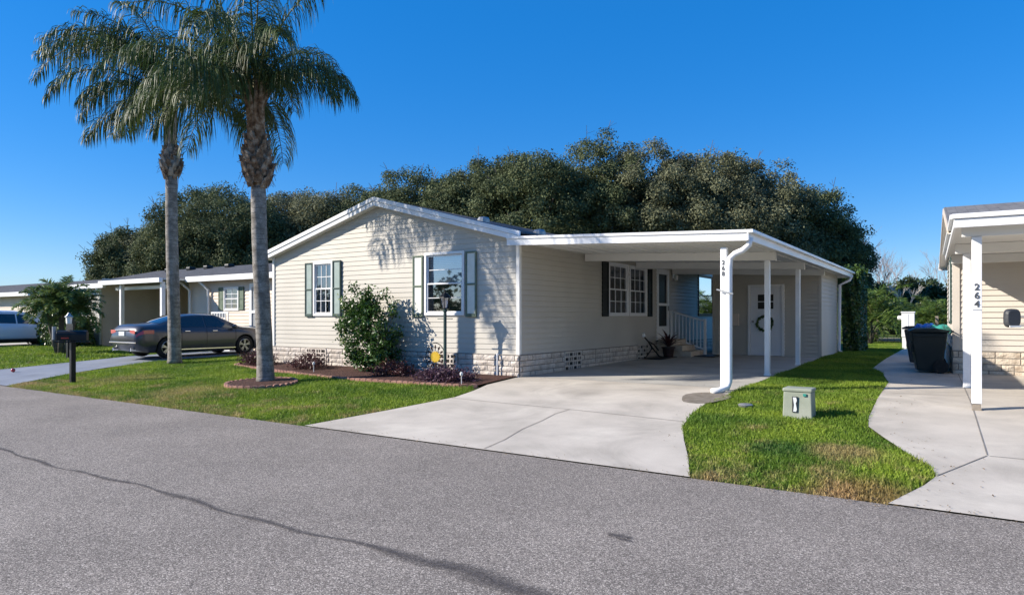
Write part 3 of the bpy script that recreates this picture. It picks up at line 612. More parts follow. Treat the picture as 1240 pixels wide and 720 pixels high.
# carport
CX0, CX1, CY0, CY1 = XR-.03, -2.93, 11.36, 23.95; ZL, ZR = 2.88, 2.68
cz = lambda x: ZL+(ZR-ZL)*(x-CX0)/(CX1-CX0)
mb = MB(); mb.prism([(CX0, CY0+.03, cz(CX0)-.09), (CX1-.03, CY0+.03, cz(CX1)-.09), (CX1-.03, CY0+.03, cz(CX1)-.02), (CX0, CY0+.03, cz(CX0)-.02)], (0, CY1-CY0-.06, 0))
cr = mb.build('carport_roof', M['white_in'], H1)
mb = MB()
mb.prism([(CX0, CY0, cz(CX0)-.175), (CX1, CY0, cz(CX1)-.175), (CX1, CY0, cz(CX1)-.045), (CX0, CY0, cz(CX0)-.045)], (0, .03, 0))
mb.prism([(CX0, CY0-.025, cz(CX0)-.045), (CX1, CY0-.025, cz(CX1)-.045), (CX1, CY0-.025, cz(CX1)+.005), (CX0, CY0-.025, cz(CX0)+.005)], (0, .055, 0))
mb.build('front_fascia', M['white'], cr, bevel=.004)
mb = MB(); zr = cz(CX1)
mb.box(CX1+.001, CX1+.03, CY0-.02, CY1, zr-.17, zr-.045); mb.box(CX1+.001, CX1+.10, CY0-.025, CY1+.02, zr-.05, zr+.005); mb.box(CX0+1.2, CX1, CY1-.03, CY1, zr-.17, zr)
mb.build('gutter', M['white'], cr, bevel=.006)
for y in (14.66, 17.75, 20.6):
    m2 = MB(); m2.prism([(XR+.05, y-.05, cz(XR)-.27), (-3.2, y-.05, cz(-3.2)-.27), (-3.2, y-.05, cz(-3.2)-.095), (XR+.05, y-.05, cz(XR)-.095)], (0, .10, 0)); m2.build('beam', M['white_in'], cr, bevel=.004)
m2 = MB()
x = XR+.35
while x < CX1-.1:   # pan seams under the roof
    m2.box(x-.012, x+.012, CY0+.05, CY1-.05, cz(x)-.112, cz(x)-.092); x += .40
m2.build('pan_seams', M['white_in'], cr)
PXS = -3.36
for i, (y, w) in enumerate(((11.56, .105), (14.62, .10), (17.75, .10))):
    m2 = MB(); m2.box(PXS-w/2, PXS+w/2, y-w/2, y+w/2, g(y), cz(PXS)-.27); m2.box(PXS-w/2-.012, PXS+w/2+.012, y-w/2-.012, y+w/2+.012, g(y), g(y)+.05)
    p_ = m2.build('post', M['white'], H1, bevel=.006)
    if i == 0:
        p_['label'] = 'front post carrying the number 268'
        digits('268', p_, (PXS-.0, y-w/2-.005, 2.14), .105, (R(90), 0, 0), M['numeral'], .095)
dsp = [(CX1+.02, 11.46, zr-.12), (CX1+.0, 11.46, zr-.24), (CX1-.10, 11.48, zr-.32), (PXS+.20, 11.48, zr-.37), (PXS+.12, 11.48, zr-.44), (PXS+.105, 11.48, zr-.6), (PXS+.105, 11.48, .17), (PXS+.09, 11.43, .08), (PXS+.0, 11.32, .035), (PXS-.10, 11.2, .02)]
downspout('downspout', dsp, H1, .105)
m2 = MB(); m2.bar((PXS-.09, 11.44, 1.72), (PXS+.19, 11.42, 1.64), .03, .02); m2.build('strap', M['metal_g'], H1)
# shed
SX0, SX1, SY0, SY1 = -6.40, -3.35, 20.9, 23.75; sb = .11
dS = (SX1-5.33+3.35-SX0, 0)
us_ = lambda x: x-SX0
dS = (us_(-5.33), us_(-4.35), sb, 2.22)
mb = siding(MB(), (SX0, SY0, 0), (1, 0, 0), (0, -1, 0), sb, 2.62, lambda z: (0, SX1-SX0), .1143, [dS], .032); siding(mb, (SX1, SY0, 0), (0, 1, 0), (1, 0, 0), sb, 2.60, lambda z: (0, SY1-SY0), .1143, [])
mb.quad((SX0, SY0, sb), (SX0, SY1, sb), (SX0, SY1, 2.62), (SX0, SY0, 2.62)); mb.quad((SX0, SY1, sb), (SX1, SY1, sb), (SX1, SY1, 2.6), (SX0, SY1, 2.6))
sh = mb.build('shed_wall', M['siding'], H1)
mb = MB(); mb.box(SX1-.05, SX1+.03, SY0-.03, SY0+.05, sb-.02, 2.56); mb.box(SX0-.03, SX0+.05, SY0-.031, SY0+.05, sb-.02, 2.6); mb.box(SX1-.05, SX1+.031, SY1-.05, SY1+.03, sb-.02, 2.56); mb.build('corner_trim', M['siding'], sh)
Ps = (SX0, SY0, 0); f = MB()
wbox(f, Ps, (1, 0, 0), (0, -1, 0), dS[0]+.05, dS[1]-.05, -.02, .02, sb+.01, 2.16); sdoor = f.build('shed_door', M['door'], H1, bevel=.004)
f = MB()
for a, b, c, d in ((dS[0]-.03, dS[0]+.045, sb, 2.22), (dS[1]-.045, dS[1]+.03, sb, 2.22), (dS[0]+.045, dS[1]-.045, 2.165, 2.22)): wbox(f, Ps, (1, 0, 0), (0, -1, 0), a, b, -.02, .05, c, d)
f.build('door_frame', M['white'], sdoor, bevel=.004)
f = MB()
for i in range(2):
    for j in range(2): wbox(f, Ps, (1, 0, 0), (0, -1, 0), us_(-5.07)+i*.235, us_(-5.07)+i*.235+.205, .021, .030, 1.50+j*.225, 1.50+j*.225+.20)
f.build('door_window', M['black'], sdoor)
f = MB(); f.lathe([(.02, 0), (.035, -.03), (.03, -.06)], (-5.21, SY0-.02, 1.12), 10, 'y'); f.build('handle', M['metal_g'], sdoor, smooth=True)
f = MB()
for k in range(260):
    t = RNG.uniform(0, 2*math.pi); r = .215+RNG.normal(0, .018); c = Vector((-4.87+r*math.cos(t), SY0-.055+RNG.normal(0, .012), 1.07+r*math.sin(t))); d = Vector(RNG.normal(0, 1, 3)).normalized()*.045; e = d.cross(Vector((0, 1, .3))).normalized()*.014
    f.add([c-d, c+e, c+d, c-e], [(0, 1, 2, 3)])
f.tube([(-4.87+.215*math.cos(k*math.pi/12), SY0-.05, 1.07+.215*math.sin(k*math.pi/12)) for k in range(25)], .022, 6, caps=False)
tag(f.build('wreath', M['hedge']), 'round dark wreath hanging on the white shed door', 'wreath')
f = MB(); f.box(-5.80, -5.62, SY0-.10, SY0-.022, 1.0, 1.36); f.build('electrical_box', M['siding2'], H1, bevel=.006)
downspout('downspout', [(CX1+.02, CY1-.1, zr-.1), (CX1-.04, CY1-.12, zr-.25), (SX1+.10, CY1-.14, zr-.4), (SX1+.08, CY1-.14, .2), (SX1+.16, CY1-.2, .14)], H1, .09)

# steps with railing
ST = thing('entry_steps', 'short flight of concrete-coloured steps with a white side railing below the storm door', 'steps', (-7.1, 19.8, g(19.8)))
for k in range(3):
    m2 = MB(); m2.box(XR+.06, XR+.56-.0+.27*(2-k), 19.25, 20.42, g(19.8)+.165*k+(.002 if k else 0), g(19.8)+.165*(k+1)); m2.build('step', M['block2'], ST, bevel=.01)
rl = MB(); A = Vector((XR+.12, 20.36, 1.42)); B = Vector((-6.52, 20.36, 1.14)); rl.bar(A, B, .06, .045); C = A-Vector((0, 0, .80)); D = B-Vector((0, 0, .86)); rl.bar(C, D, .045, .04)
rl.bar((-6.50, 20.36, g(20)), (-6.50, 20.36, 1.20), .075, .075); rl.bar((XR+.10, 20.36, .5), (XR+.10, 20.36, 1.46), .06, .06)
rl = rl.build('railing', M['white'], ST, bevel=.004)
for k in range(1, 9):
    t = k/9; m2 = MB(); m2.bar(C.lerp(D, t), A.lerp(B, t), .028, .028); m2.build('baluster', M['white'], rl)
# ------------------------------------------------------------------ neighbour on the right (264), turned a degree or two
H2 = thing('neighbour_house', 'cream house at the right edge with grey shingles and a carport post numbered 264', 'house', (-.14, 17.1, 0))
hx, hy = -.14, 17.1
mb = siding(MB(), (hx, hy, 0), (1, 0, 0), (0, -1, 0), .56, 2.75, lambda z: (0, 7), .1143, []); mb.build('front_wall', M['siding4'], H2)
SW = 6.0
wa = (.9, 1.75, 1.15, 2.55)
mb = siding(MB(), (hx, hy+SW, 0), (0, -1, 0), (-1, 0, 0), .56, 2.75, lambda z: (0, SW), .1143, [(SW-2.0, SW-1.2, 1.2, 2.5)]); mb.build('side_wall', M['siding4'], H2)
window(H2, (hx, hy+SW, 0), (0, -1, 0), (-1, 0, 0), SW-2.0, SW-1.2, 1.2, 2.5)
shutter(H2, (hx, hy+SW, 0), (0, -1, 0), (-1, 0, 0), SW-1.12, SW-.78, 1.1, 2.6, 'tarp_g', 'shutter_g'); shutter(H2, (hx, hy+SW, 0), (0, -1, 0), (-1, 0, 0), SW-2.42, SW-2.08, 1.1, 2.6, 'tarp_g', 'shutter_g')
mb = MB(); mb.quad((hx+7, hy, 0), (hx+7, hy+SW, 0), (hx+7, hy+SW, 2.75), (hx+7, hy, 2.75)); mb.quad((hx, hy+SW, 0), (hx+7, hy+SW, 0), (hx+7, hy+SW, 2.75), (hx, hy+SW, 2.75)); mb.build('rear_wall', M['siding4'], H2)
mb = MB(); mb.box(hx-.032, hx+.10, hy-.034, hy+.08, .54, 2.75); mb.build('corner_trim', M['siding4'], H2, bevel=.004)
b1 = MB(); m1 = MB(); blocks(b1, m1, (hx-.03, hy-.035, 0), (1, 0, 0), (0, -1, 0), 7, .02, 4, .13, .42); blocks(b1, m1, (hx-.035, hy+SW, 0), (0, -1, 0), (-1, 0, 0), SW+.03, .02, 4, .13, .42)
m1.box(hx-.045, hx+7, hy-.045, hy+.01, .535, .56)
b1.build('skirting', M['block2'], H2); m1.build('mortar_bed', M['mortar'], H2)
RX0, RX1 = -.33, 7.2
mb = MB()
prof = [(12.35, 2.66), (16.6, 3.52), (23.5, 2.80)]
mb.prism([(RX0, y, z) for y, z in prof]+[(RX0, y, z-.05) for y, z in prof[::-1]], (RX1-RX0, 0, 0)); rf2 = mb.build('roof', M['shingle'], H2)
mb = MB(); mb.prism([(RX0-.02, y, z-.03) for y, z in prof]+[(RX0-.02, y, z-.13) for y, z in prof[::-1]], (.022, 0, 0)); mb.build('rake_board', M['siding3'], rf2); mb = MB()  # tan in place of white, putting the overhang's shade into the colour
mb.box(RX0-.03, RX1, 23.5, 23.60, 2.62, 2.82); mb.build('rake_fascia', M['white'], rf2, bevel=.003)
mb = MB(); mb.prism([(RX0+.002, y, z-.12) for y, z in prof]+[(RX0+.002, y, z-.135) for y, z in prof[::-1]], (.6, 0, 0)); mb.build('soffit', M['white_in'], rf2)
mb = MB(); mb.prism([(hx, 14.6, 2.66), (hx, 22.9, 2.70), (hx, 16.6, 3.35)], (.05, 0, 0)); mb.build('gable_wall', M['siding4'], H2)
X0, Y0, Zt = -.30, 10.86, 2.62
mb = MB(); mb.box(X0+.03, 7, Y0+.03, 17.0, Zt-.10, Zt-.02); cr2 = mb.build('carport_roof', M['white_in'], H2)
mb = MB(); mb.box(X0, 7, Y0, Y0+.028, Zt-.17, Zt-.055); mb.box(X0-.02, 7, Y0-.03, Y0+.028, Zt-.05, Zt+.012); mb.box(X0, X0+.028, Y0+.0285, 17.05, Zt-.168, Zt-.056); mb.box(X0-.045, X0+.027, Y0+.029, 17.05, Zt-.051, Zt+.010)
mb.build('fascia', M['white'], cr2, bevel=.004)
for y in (11.2, 14.1, 16.6):
    mb = MB(); mb.box(-.2, 7, y-.05, y+.05, Zt-.27, Zt-.104); mb.build('beam', M['white_in'], cr2, bevel=.004)
for i, y in enumerate((11.2, 14.1)):
    w = .115; xx = -.03; mb = MB(); mb.box(xx-w/2, xx+w/2, y-w/2, y+w/2, g(y)+(.10 if i == 0 else 0), Zt-.275)
    p_ = mb.build('post', M['white'], H2, bevel=.006)
    if i == 0:
        mb = MB(); mb.box(xx-.045, xx+.045, y-.045, y+.045, g(y), g(y)+.1); mb.box(xx-.055, xx+.055, y-.055, y-.046, g(y)+.002, g(y)+.04); mb.build('post_base', M['wood'], p_, bevel=.004)
        p_['label'] = 'front post carrying the number 264'
        digits('264', p_, (xx, y-w/2-.006, 1.62), .125, (R(90), 0, 0), M['numeral'], .115)
        mb = MB(); mb.bar((xx-.05, y-w/2-.004, 1.35), (xx+.05, y-w/2-.004, 1.35), .006, .006); mb.build('score_line', M['metal_g'], p_)
H2.rotation_euler = (0, 0, R(1.9))
mir = thing('side_mirror', 'dark rounded mirror on thin arms at the right edge, against cream siding', 'mirror', (1.0, 10.5, g(10.5)))
def onray(px, d):  # helper kept to world units: point d metres deep
    return None
mc = Vector((.50, 10.25, 1.24))
mb = MB(); out = []
for k in range(20):
    t = 2*math.pi*k/20; c_, s_ = math.cos(t), math.sin(t); out.append((.092*math.copysign(abs(c_)**.55, c_), .115*math.copysign(abs(s_)**.6, s_)))
ax = Vector((.86, .50, 0)).normalized(); ay = Vector((-.50, .86, 0)); up = Vector((0, 0, 1))
rings = []
for sc, dp in ((.80, -.06), (.97, -.03), (1, 0), (.96, .015)): rings.append([mc+ax*(a*sc)+up*(b*sc)+ay*dp for a, b in out])
vs = [p for r_ in rings for p in r_]; fs = [tuple(range(20))[::-1], tuple(range(60, 80))]
for i in range(3):
    for j in range(20): fs.append((i*20+j, i*20+(j+1) % 20, (i+1)*20+(j+1) % 20, (i+1)*20+j))
mb.add(vs, fs); mb.build('mirror_housing', M['bin2'], mir, smooth=False, bevel=.006)
mb = MB(); mb.bar(mc+ax*.08+up*.02, mc+ax*.50+up*.02, .014, .014); mb.bar(mc+ax*.08-up*.09, mc+ax*.50-up*.09, .014, .014); pb = mc+ax*.50
mb.tube([(pb.x, pb.y, g(pb.y)), (pb.x, pb.y, 1.45)], .02, 8); mb.lathe([(.16, 0), (.16, .02), (.03, .04)], (pb.x, pb.y, g(pb.y)), 14); mb.build('stand', M['metal_g'], mir)
mb = MB(); mb.bar(mc+ax*-.06-up*.10-ay*.065, mc+ax*.07-up*.10-ay*.065, .012, .02); mb.build('reflector', M['lens'], mir)

# ------------------------------------------------------------------ neighbours on the left
H3 = thing('neighbour_house', 'tan house behind the dark grey sedan, with a low dark roof and white carport', 'house', (-30.4, 14.3, 0))
mb = MB(); siding(mb, (-33.2, 14.3, 0), (1, 0, 0), (0, -1, 0), .0, 2.62, lambda z: (0, 2.8), .13, [(.6, 1.5, 1.0, 2.25)]); mb.build('front_wall', M['siding'], H3)
window(H3, (-33.2, 14.3, 0), (1, 0, 0), (0, -1, 0), .6, 1.5, 1.0, 2.25, fill='curtain', gl='glass_b')
mb = MB(); siding(mb, (-30.4, 14.3, 0), (0, 1, 0), (1, 0, 0), .0, 2.9, lambda z: (0, 3.8), .13, []); mb.build('side_wall', M['siding3'], H3)
BY = 15.2; BX = -25.4; qx = lambda x: x-BX
HW = (qx(-23.02), qx(-22.20), 1.54, 2.33); HD = (qx(-21.45), qx(-20.75), .45, 2.42)
mb = MB(); siding(mb, (BX, BY, 0), (1, 0, 0), (0, -1, 0), .0, 2.72, lambda z: (0, 6.6), .13, [HW, HD]); siding(mb, (-30.4, 18.1, 0), (1, 0, 0), (0, -1, 0), .0, 3.3, lambda z: (0, 5.0), .13, []); mb.build('porch_wall', M['siding2'], H3)
Pq = (BX, BY, 0)
window(H3, Pq, (1, 0, 0), (0, -1, 0), *HW, cols=2)
shutter(H3, Pq, (1, 0, 0), (0, -1, 0), HW[0]-.36, HW[0]-.06, 1.52, 2.37, 'shutter_edge', 'shutter_edge'); shutter(H3, Pq, (1, 0, 0), (0, -1, 0), HW[1]+.06, HW[1]+.36, 1.52, 2.37, 'shutter_edge', 'shutter_edge')
f = MB()
for a, b, c, d in ((HD[0]-.05, HD[0]+.07, .45, 2.47), (HD[1]-.07, HD[1]+.05, .45, 2.47), (HD[0]+.07, HD[1]-.07, 2.36, 2.47), (HD[0]+.07, HD[1]-.07, 1.4, 1.5)): wbox(f, Pq, (1, 0, 0), (0, -1, 0), a, b, -.02, .04, c, d)
dd = f.build('door', M['white'], H3); f = MB(); wbox(f, Pq, (1, 0, 0), (0, -1, 0), HD[0]+.07, HD[1]-.07, -.02, .0, .45, 2.36); f.build('screen', M['metal_g'], dd)
mb = MB(); mb.quad((BX, BY, 0), (BX, 18.1, 0), (BX, 18.1, 2.9), (BX, BY, 2.72)); mb.build('return_wall', M['siding2'], H3)
mb = MB(); mb.box(-33.2, -18.8, 22, 22.1, 0, 2.7); mb.box(-33.25, -33.2, 14.3, 22, 0, 2.7); mb.box(-18.85, -18.8, BY, 22, 0, 2.7); mb.build('rear_wall', M['siding3'], H3)
mb = MB(); pr = [(14.85, 2.78), (18.4, 3.56), (22.6, 2.66)]
mb.prism([(-33.6, y, z) for y, z in pr]+[(-33.6, y, z-.08) for y, z in pr[::-1]], (15.2, 0, 0)); r3 = mb.build('roof', M['shingle_d'], H3)
mb = MB(); mb.box(-33.62, -29.55, 13.92, 14.05, 2.47, 2.66); mb.box(-29.5, -24.9, 13.72, 13.86, 2.56, 2.73); mb.box(-29.3, -25.3, 14.3, 14.4, 2.36, 2.50); mb.box(-24.89, -18.3, 14.74, 14.87, 2.60, 2.80); mb.build('fascia', M['white'], r3, bevel=.005)
mb = MB(); mb.box(-29.5, -24.9, 13.87, 18.3, 2.66, 2.72); mb.box(-33.6, -29.51, 14.05, 15.0, 2.62, 2.68); mb.build('pan_roof', M['metal_g'], r3)
for i, (x, y) in enumerate(((-31.4, 17.8), (-29.6, 17.8), (-28.4, 17.9), (-26.8, 17.9), (-24.4, 17.8), (-21.5, 17.8))):
    m2 = MB(); zz = 2.78+(y-14.85)*.22; m2.box(x-.16, x+.16, y-.16, y+.16, zz-.03, zz+.13); m2.build('roof_vent', M['black'], r3, bevel=.04)
for (x, y) in ((-28.15, 14.0), (-19.40, 14.8), (-25.15, 14.0)):
    m2 = MB(); m2.box(x-.07, x+.07, y-.07, y+.07, 0, 2.6); m2.build('post', M['white'], H3, bevel=.01)
downspout('downspout', [(-30.2, 13.98, 2.5), (-30.25, 14.1, 2.3), (-30.36, 14.22, 2.2), (-30.36, 14.22, .1)], H3, .1)
for x in (-25.2, -23.95): downspout('downspout', [(x-.3, 14.9, 2.62), (x-.15, 14.95, 2.5), (x, 15.10, 2.3), (x, 15.10, .1)], H3, .1)
sr = thing('entry_steps', 'white railed entry steps of the tan house, partly hidden by the sedan', 'steps', (-22.4, 14.8, .04))
mb = MB(); mb.box(-23.0, -21.85, 14.6, 15.17, .04, .26); mb.box(-22.6, -21.85, 14.75, 15.17, .261, .44); mb.build('step', M['white_in'], sr)
mb = MB(); mb.bar((-22.95, 14.6, 1.42), (-21.9, 14.6, 1.42), .05, .05); mb.bar((-22.95, 14.6, .55), (-21.9, 14.6, .55), .04, .04)
rr = mb.build('railing', M['white'], sr)
for k in range(7):
    x = -22.93+k*.165; zt_ = 1.42; m2 = MB(); m2.bar((x, 14.6, .1), (x, 14.6, zt_), .035, .035); m2.build('baluster', M['white'], rr)

H4 = thing('neighbour_house', 'tan low house at the left edge behind the white car, grey roofed', 'house', (-44.5, 17, 0))
mb = MB(); siding(mb, (-60, 17, 0), (1, 0, 0), (0, -1, 0), 0, 2.55, lambda z: (0, 16.4), .14, []); mb.build('front_wall', M['siding3'], H4)
mb = MB(); siding(mb, (-43.6, 17, 0), (0, 1, 0), (1, 0, 0), 0, 2.55, lambda z: (0, 8), .14, []); mb.build('side_wall', M['siding3'], H4)
pr = [(16.5, 2.62), (21, 3.6), (25.5, 2.6)]; mb = MB(); mb.prism([(-61, y, z) for y, z in pr]+[(-61, y, z-.08) for y, z in pr[::-1]], (17.9, 0, 0)); r4 = mb.build('roof', M['shingle_d'], H4)
mb = MB(); mb.box(-61, -43.0, 16.35, 16.5, 2.45, 2.68); mb.box(-43.1, -43.0, 16.5, 25.5, 2.44, 2.6); mb.build('fascia', M['white'], r4)
mb = MB(); mb.box(-43.8, -43.65, 13.8, 13.95, 0, 2.4); mb.build('post', M['white'], H4)

# ------------------------------------------------------------------ cars: lofted body, nose towards +x
def car(root, prm, paint, halfw, wheels, wr, side_glass, screens, sc):
    xs = np.linspace(prm['x'][0], prm['x'][-1], 72); I = lambda k: np.interp(xs, prm['x'], prm[k])
    def sm(a):
        a = a.copy()
        for _ in range(2): a[1:-1] = (a[:-2]+2*a[1:-1]+a[2:])/4
        return a
    zb, belt, zt, wf, wt = [sm(I(k)) for k in ('zb', 'belt', 'zt', 'w', 'wt')]
    def sec(i):
        w = halfw*wf[i]; T = wt[i]
        return [(0, zb[i]), (.82*w, zb[i]), (.965*w, zb[i]+.12), (w, .50), (1.0*w, .5*(belt[i]+.5)), (.975*w, belt[i]-.06), (.93*w, belt[i]), (T, zt[i]-.03), (.82*T, zt[i]), (.45*T, zt[i]+.018), (0, zt[i]+.024)]
    def at(x, fr, row=6, off=.0):
        i = min(max(int((x-xs[0])/(xs[1]-xs[0])), 0), len(xs)-2); t = (x-xs[i])/(xs[1]-xs[0]); a, b = sec(i), sec(i+1)
        p0 = Vector(((1-t)*a[row][0]+t*b[row][0], (1-t)*a[row][1]+t*b[row][1])); p1 = Vector(((1-t)*a[row+1][0]+t*b[row+1][0], (1-t)*a[row+1][1]+t*b[row+1][1]))
        d = (p1-p0).normalized(); n = Vector((d.y, -d.x)); p = p0.lerp(p1, fr)+n*off; return p
    mb = MB(); n = 20
    for i, x in enumerate(xs):
        s_ = sec(i); ring = [(x, y, z) for y, z in s_]+[(x, -y, z) for y, z in s_[-2:0:-1]]; mb.v += ring
    for i in range(len(xs)-1):
        for j in range(n): mb.f.append((i*n+j, i*n+(j+1) % n, (i+1)*n+(j+1) % n, (i+1)*n+j))
    mb.f.append(tuple(range(n))[::-1]); mb.f.append(tuple((len(xs)-1)*n+j for j in range(n)))
    body = mb.build('body', paint, root, smooth=True)
    cut = MB()
    for wx in wheels:
        for s_ in (1, -1): cut.lathe([(wr*1.17, s_*(halfw-.30)), (wr*1.17, s_*(halfw+.2))], (wx, 0, wr), 28, 'y')
    co = cut.build('cut', M['black']); md = body.modifiers.new('b', 'BOOLEAN'); md.operation = 'DIFFERENCE'; md.object = co; md.solver = 'EXACT'
    dg = bpy.context.evaluated_depsgraph_get(); dg.update(); me = bpy.data.meshes.new_from_object(body.evaluated_get(dg)); body.modifiers.clear(); body.data = me; me.materials.clear(); me.materials.append(paint); bpy.data.objects.remove(co)
    me.polygons.foreach_set('material_index', [0]*len(me.polygons)); me.set_sharp_from_angle(angle=R(38))
    m2 = MB(); m2.box(prm['x'][0]+.5, prm['x'][-1]-.5, -halfw*.72, halfw*.72, .18, .55)
    for wx in wheels: m2.box(wx-wr*1.1, wx+wr*1.1, -halfw+.25, halfw-.25, .3, .62)
    m2.build('chassis', M['black'], root)
    for nm, rng, lo, hi in side_glass:
        for s_ in (1, -1):
            m2 = MB(); N_ = 10; k = 0
            for i in range(N_+1):
                x = rng[0]+(rng[1]-rng[0])*i/N_; t = i/N_; a = lo; b = hi(t) if callable(hi) else hi; p = at(x, a, 6, .006); q = at(x, max(b, a+.02), 6, .006); m2.v += [(x, s_*p.x, p.y), (x, s_*q.x, q.y)]
            for i in range(N_): m2.f.append((2*i, 2*i+2, 2*i+3, 2*i+1))
            m2.build('side_window', M['tint'], root, smooth=True)
    for nm, (xa, xb) in screens:
        m2 = MB(); N_ = 8; cols = []
        for i in range(N_+1):
            x = xa+(xb-xa)*i/N_; row = []
            for rr_, fr in ((7, .15), (8, 0), (9, 0), (10, 0)):
                if rr_ == 10: p = at(x, 1, 9, .008)
                else: p = at(x, fr, rr_, .008)
                row.append(p)
            pts_ = [(x, p.x, p.y) for p in row]+[(x, -p.x, p.y) for p in row[-2::-1]]; cols.append(pts_)
        kk = len(cols[0])
        for c in cols: m2.v += c
        for i in range(N_):
            for j in range(kk-1): m2.f.append((i*kk+j, i*kk+j+1, (i+1)*kk+j+1, (i+1)*kk+j))
        m2.build(nm, M['tint'], root, smooth=True)
    for wx in wheels:
        for s_ in (1, -1):
            yo = s_*(halfw-.02); yi = s_*(halfw-.24); m2 = MB()
            m2.lathe([(wr*.66, yi), (wr*.93, yi), (wr, yi+s_*.03), (wr, yo-s_*.03), (wr*.93, yo), (wr*.66, yo-s_*.01)], (wx, 0, wr), 28, 'y', caps=False)
            w_ = bpy.data.objects.new('wheel', None)
            ty = m2.build('wheel', M['tyre'], root, smooth=True)
            m3 = MB(); m3.lathe([(wr*.66, yo-s_*.015), (wr*.62, yo-s_*.01), (wr*.60, yo-s_*.09)], (wx, 0, wr), 24, 'y', caps=False)
            for k in range(5):
                for dt in (-.16, .16):
                    t = 2*math.pi*k/5+.3; m3.bar((wx+.03*math.cos(t), yo-s_*.03, wr+.03*math.sin(t)), (wx+wr*.63*math.cos(t+dt), yo-s_*.025, wr+wr*.63*math.sin(t+dt)), .035, .03, (0, 1, 0))
            m3.lathe([(.06, yo-s_*.05), (.055, yo-s_*.012), (.01, yo-s_*.008)], (wx, 0, wr), 12, 'y'); m3.build('rim', M['rim'], ty)
            m3 = MB(); m3.lathe([(wr*.6, yo-s_*.10), (.02, yo-s_*.10)], (wx, 0, wr), 20, 'y', caps=False); m3.build('brake_disc', M['dark'], ty)
    return at
M['tint'] = base_mat('tinted_car_glass', (.012, .014, .018), .05, 0, .8, .3)
C1 = thing('parked_car', 'dark grey four-door sedan parked nose-in on the blue-grey driveway, seen between the palm trunks', 'car', (0, 0, 0))
P1 = dict(x=[-2.44, -2.40, -2.25, -1.95, -1.65, -.80, -.30, .35, 1.30, 1.75, 2.15, 2.36, 2.44],
          zb=[.42, .32, .25, .20, .18, .17, .17, .17, .17, .18, .20, .26, .34],
          belt=[.74, .90, .98, .985, .975, .955, .95, .94, .925, .88, .80, .70, .58],
          zt=[.80, 1.00, 1.075, 1.09, 1.115, 1.39, 1.43, 1.425, 1.02, .985, .90, .78, .64],
          w=[.80, .91, .96, .985, .995, 1, 1, 1, 1, .99, .95, .86, .72], wt=[.60, .66, .70, .72, .70, .60, .60, .60, .74, .76, .74, .66, .54])
at = car(C1, P1, M['carpaint'], .91, (-1.42, 1.40), .335,
    [('rear_window', (-1.45, -.98), .10, lambda t: .10+.78*t), ('rear_door', (-.95, -.12), .10, .88), ('front_door', (-.06, .98), .10, lambda t: .88 if t < .45 else .88-.72*(t-.45)/.55)], [('rear_screen', (-1.62, -.86)), ('windscreen', (.42, 1.25))], .93)
for s_ in (1, -1):
    m2 = MB(); 
    vs = []
    for x in (-2.40, -2.34, -2.2, -2.05, -1.88):
        for fr in (.35, 1.0): p = at(max(x, -2.43), fr, 4, .012); vs.append((x-.012, s_*p.x, p.y-.01))
    m2.add(vs, [(2*i, 2*i+2, 2*i+3, 2*i+1) for i in range(4)]); m2.quad((-2.425, s_*.74, .80), (-2.425, s_*.44, .82), (-2.425, s_*.44, .92), (-2.42, s_*.76, .92)); m2.build('tail_light', M['redlens'], C1)
    m2 = MB(); vs = []
    for x in (1.95, 2.1, 2.25, 2.36):
        for fr in (.3, .95): p = at(x, fr, 4, .008); vs.append((x+.004, s_*p.x, p.y))
    m2.add(vs, [(2*i, 2*i+2, 2*i+3, 2*i+1) for i in range(3)]); m2.build('headlight', M['lens'], C1)
    m2 = MB(); m2.lathe([(.02, -.1), (.07, -.07), (.085, 0), (.05, .08)], (.92, s_*1.0, 1.0), 10, 'x'); m2.bar((.92, s_*.86, .96), (.92, s_*1.0, .98), .05, .03); m2.build('door_mirror', M['carpaint'], C1, smooth=True)
    for x in (-.78, .22):
        m2 = MB(); p = at(x, .9, 4, .02); m2.bar((x-.09, s_*p.x, .865), (x+.09, s_*p.x, .865), .02, .028); m2.build('door_handle', M['chrome'], C1, bevel=.006)
    m2 = MB()
    for x0 in (-.97, -.08, 1.02):
        pr_ = []
        for row, fr in ((2, .5), (3, .2), (3, .9), (4, .6), (5, .1), (5, .9)): p = at(x0, fr, row, .004); pr_.append((x0, s_*p.x, p.y))
        for a_, b_ in zip(pr_, pr_[1:]): m2.bar(a_, b_, .010, .004, (0, 1, 0))
    m2.build('door_seam', M['black'], C1)
    m2 = MB(); m2.bar((-1.0, s_*.912, .27), (1.0, s_*.912, .27), .02, .03); m2.build('sill_trim', M['chrome'], C1)
    m2 = MB(); m2.lathe([(.05, -2.45), (.045, -2.46), (.05, -2.3)], (0, s_*.55, .30), 12, 'x'); m2.build('exhaust', M['chrome'], C1)
m2 = MB(); m2.box(-2.462, -2.445, -.17, .17, .735, .87); m2.build('licence_plate', M['plate'], C1)
m2 = MB(); m2.box(-2.455, -2.42, -.80, .80, .50, .54); m2.box(-2.452, -2.42, -.42, .42, .90, .925); m2.build('bumper_trim', M['chrome'], C1, bevel=.004)
C1.location = (-20.80, 12.62, g(12.4)+.012); C1.rotation_euler = (0, 0, R(90)); C1.scale = (.93, .93, .93)

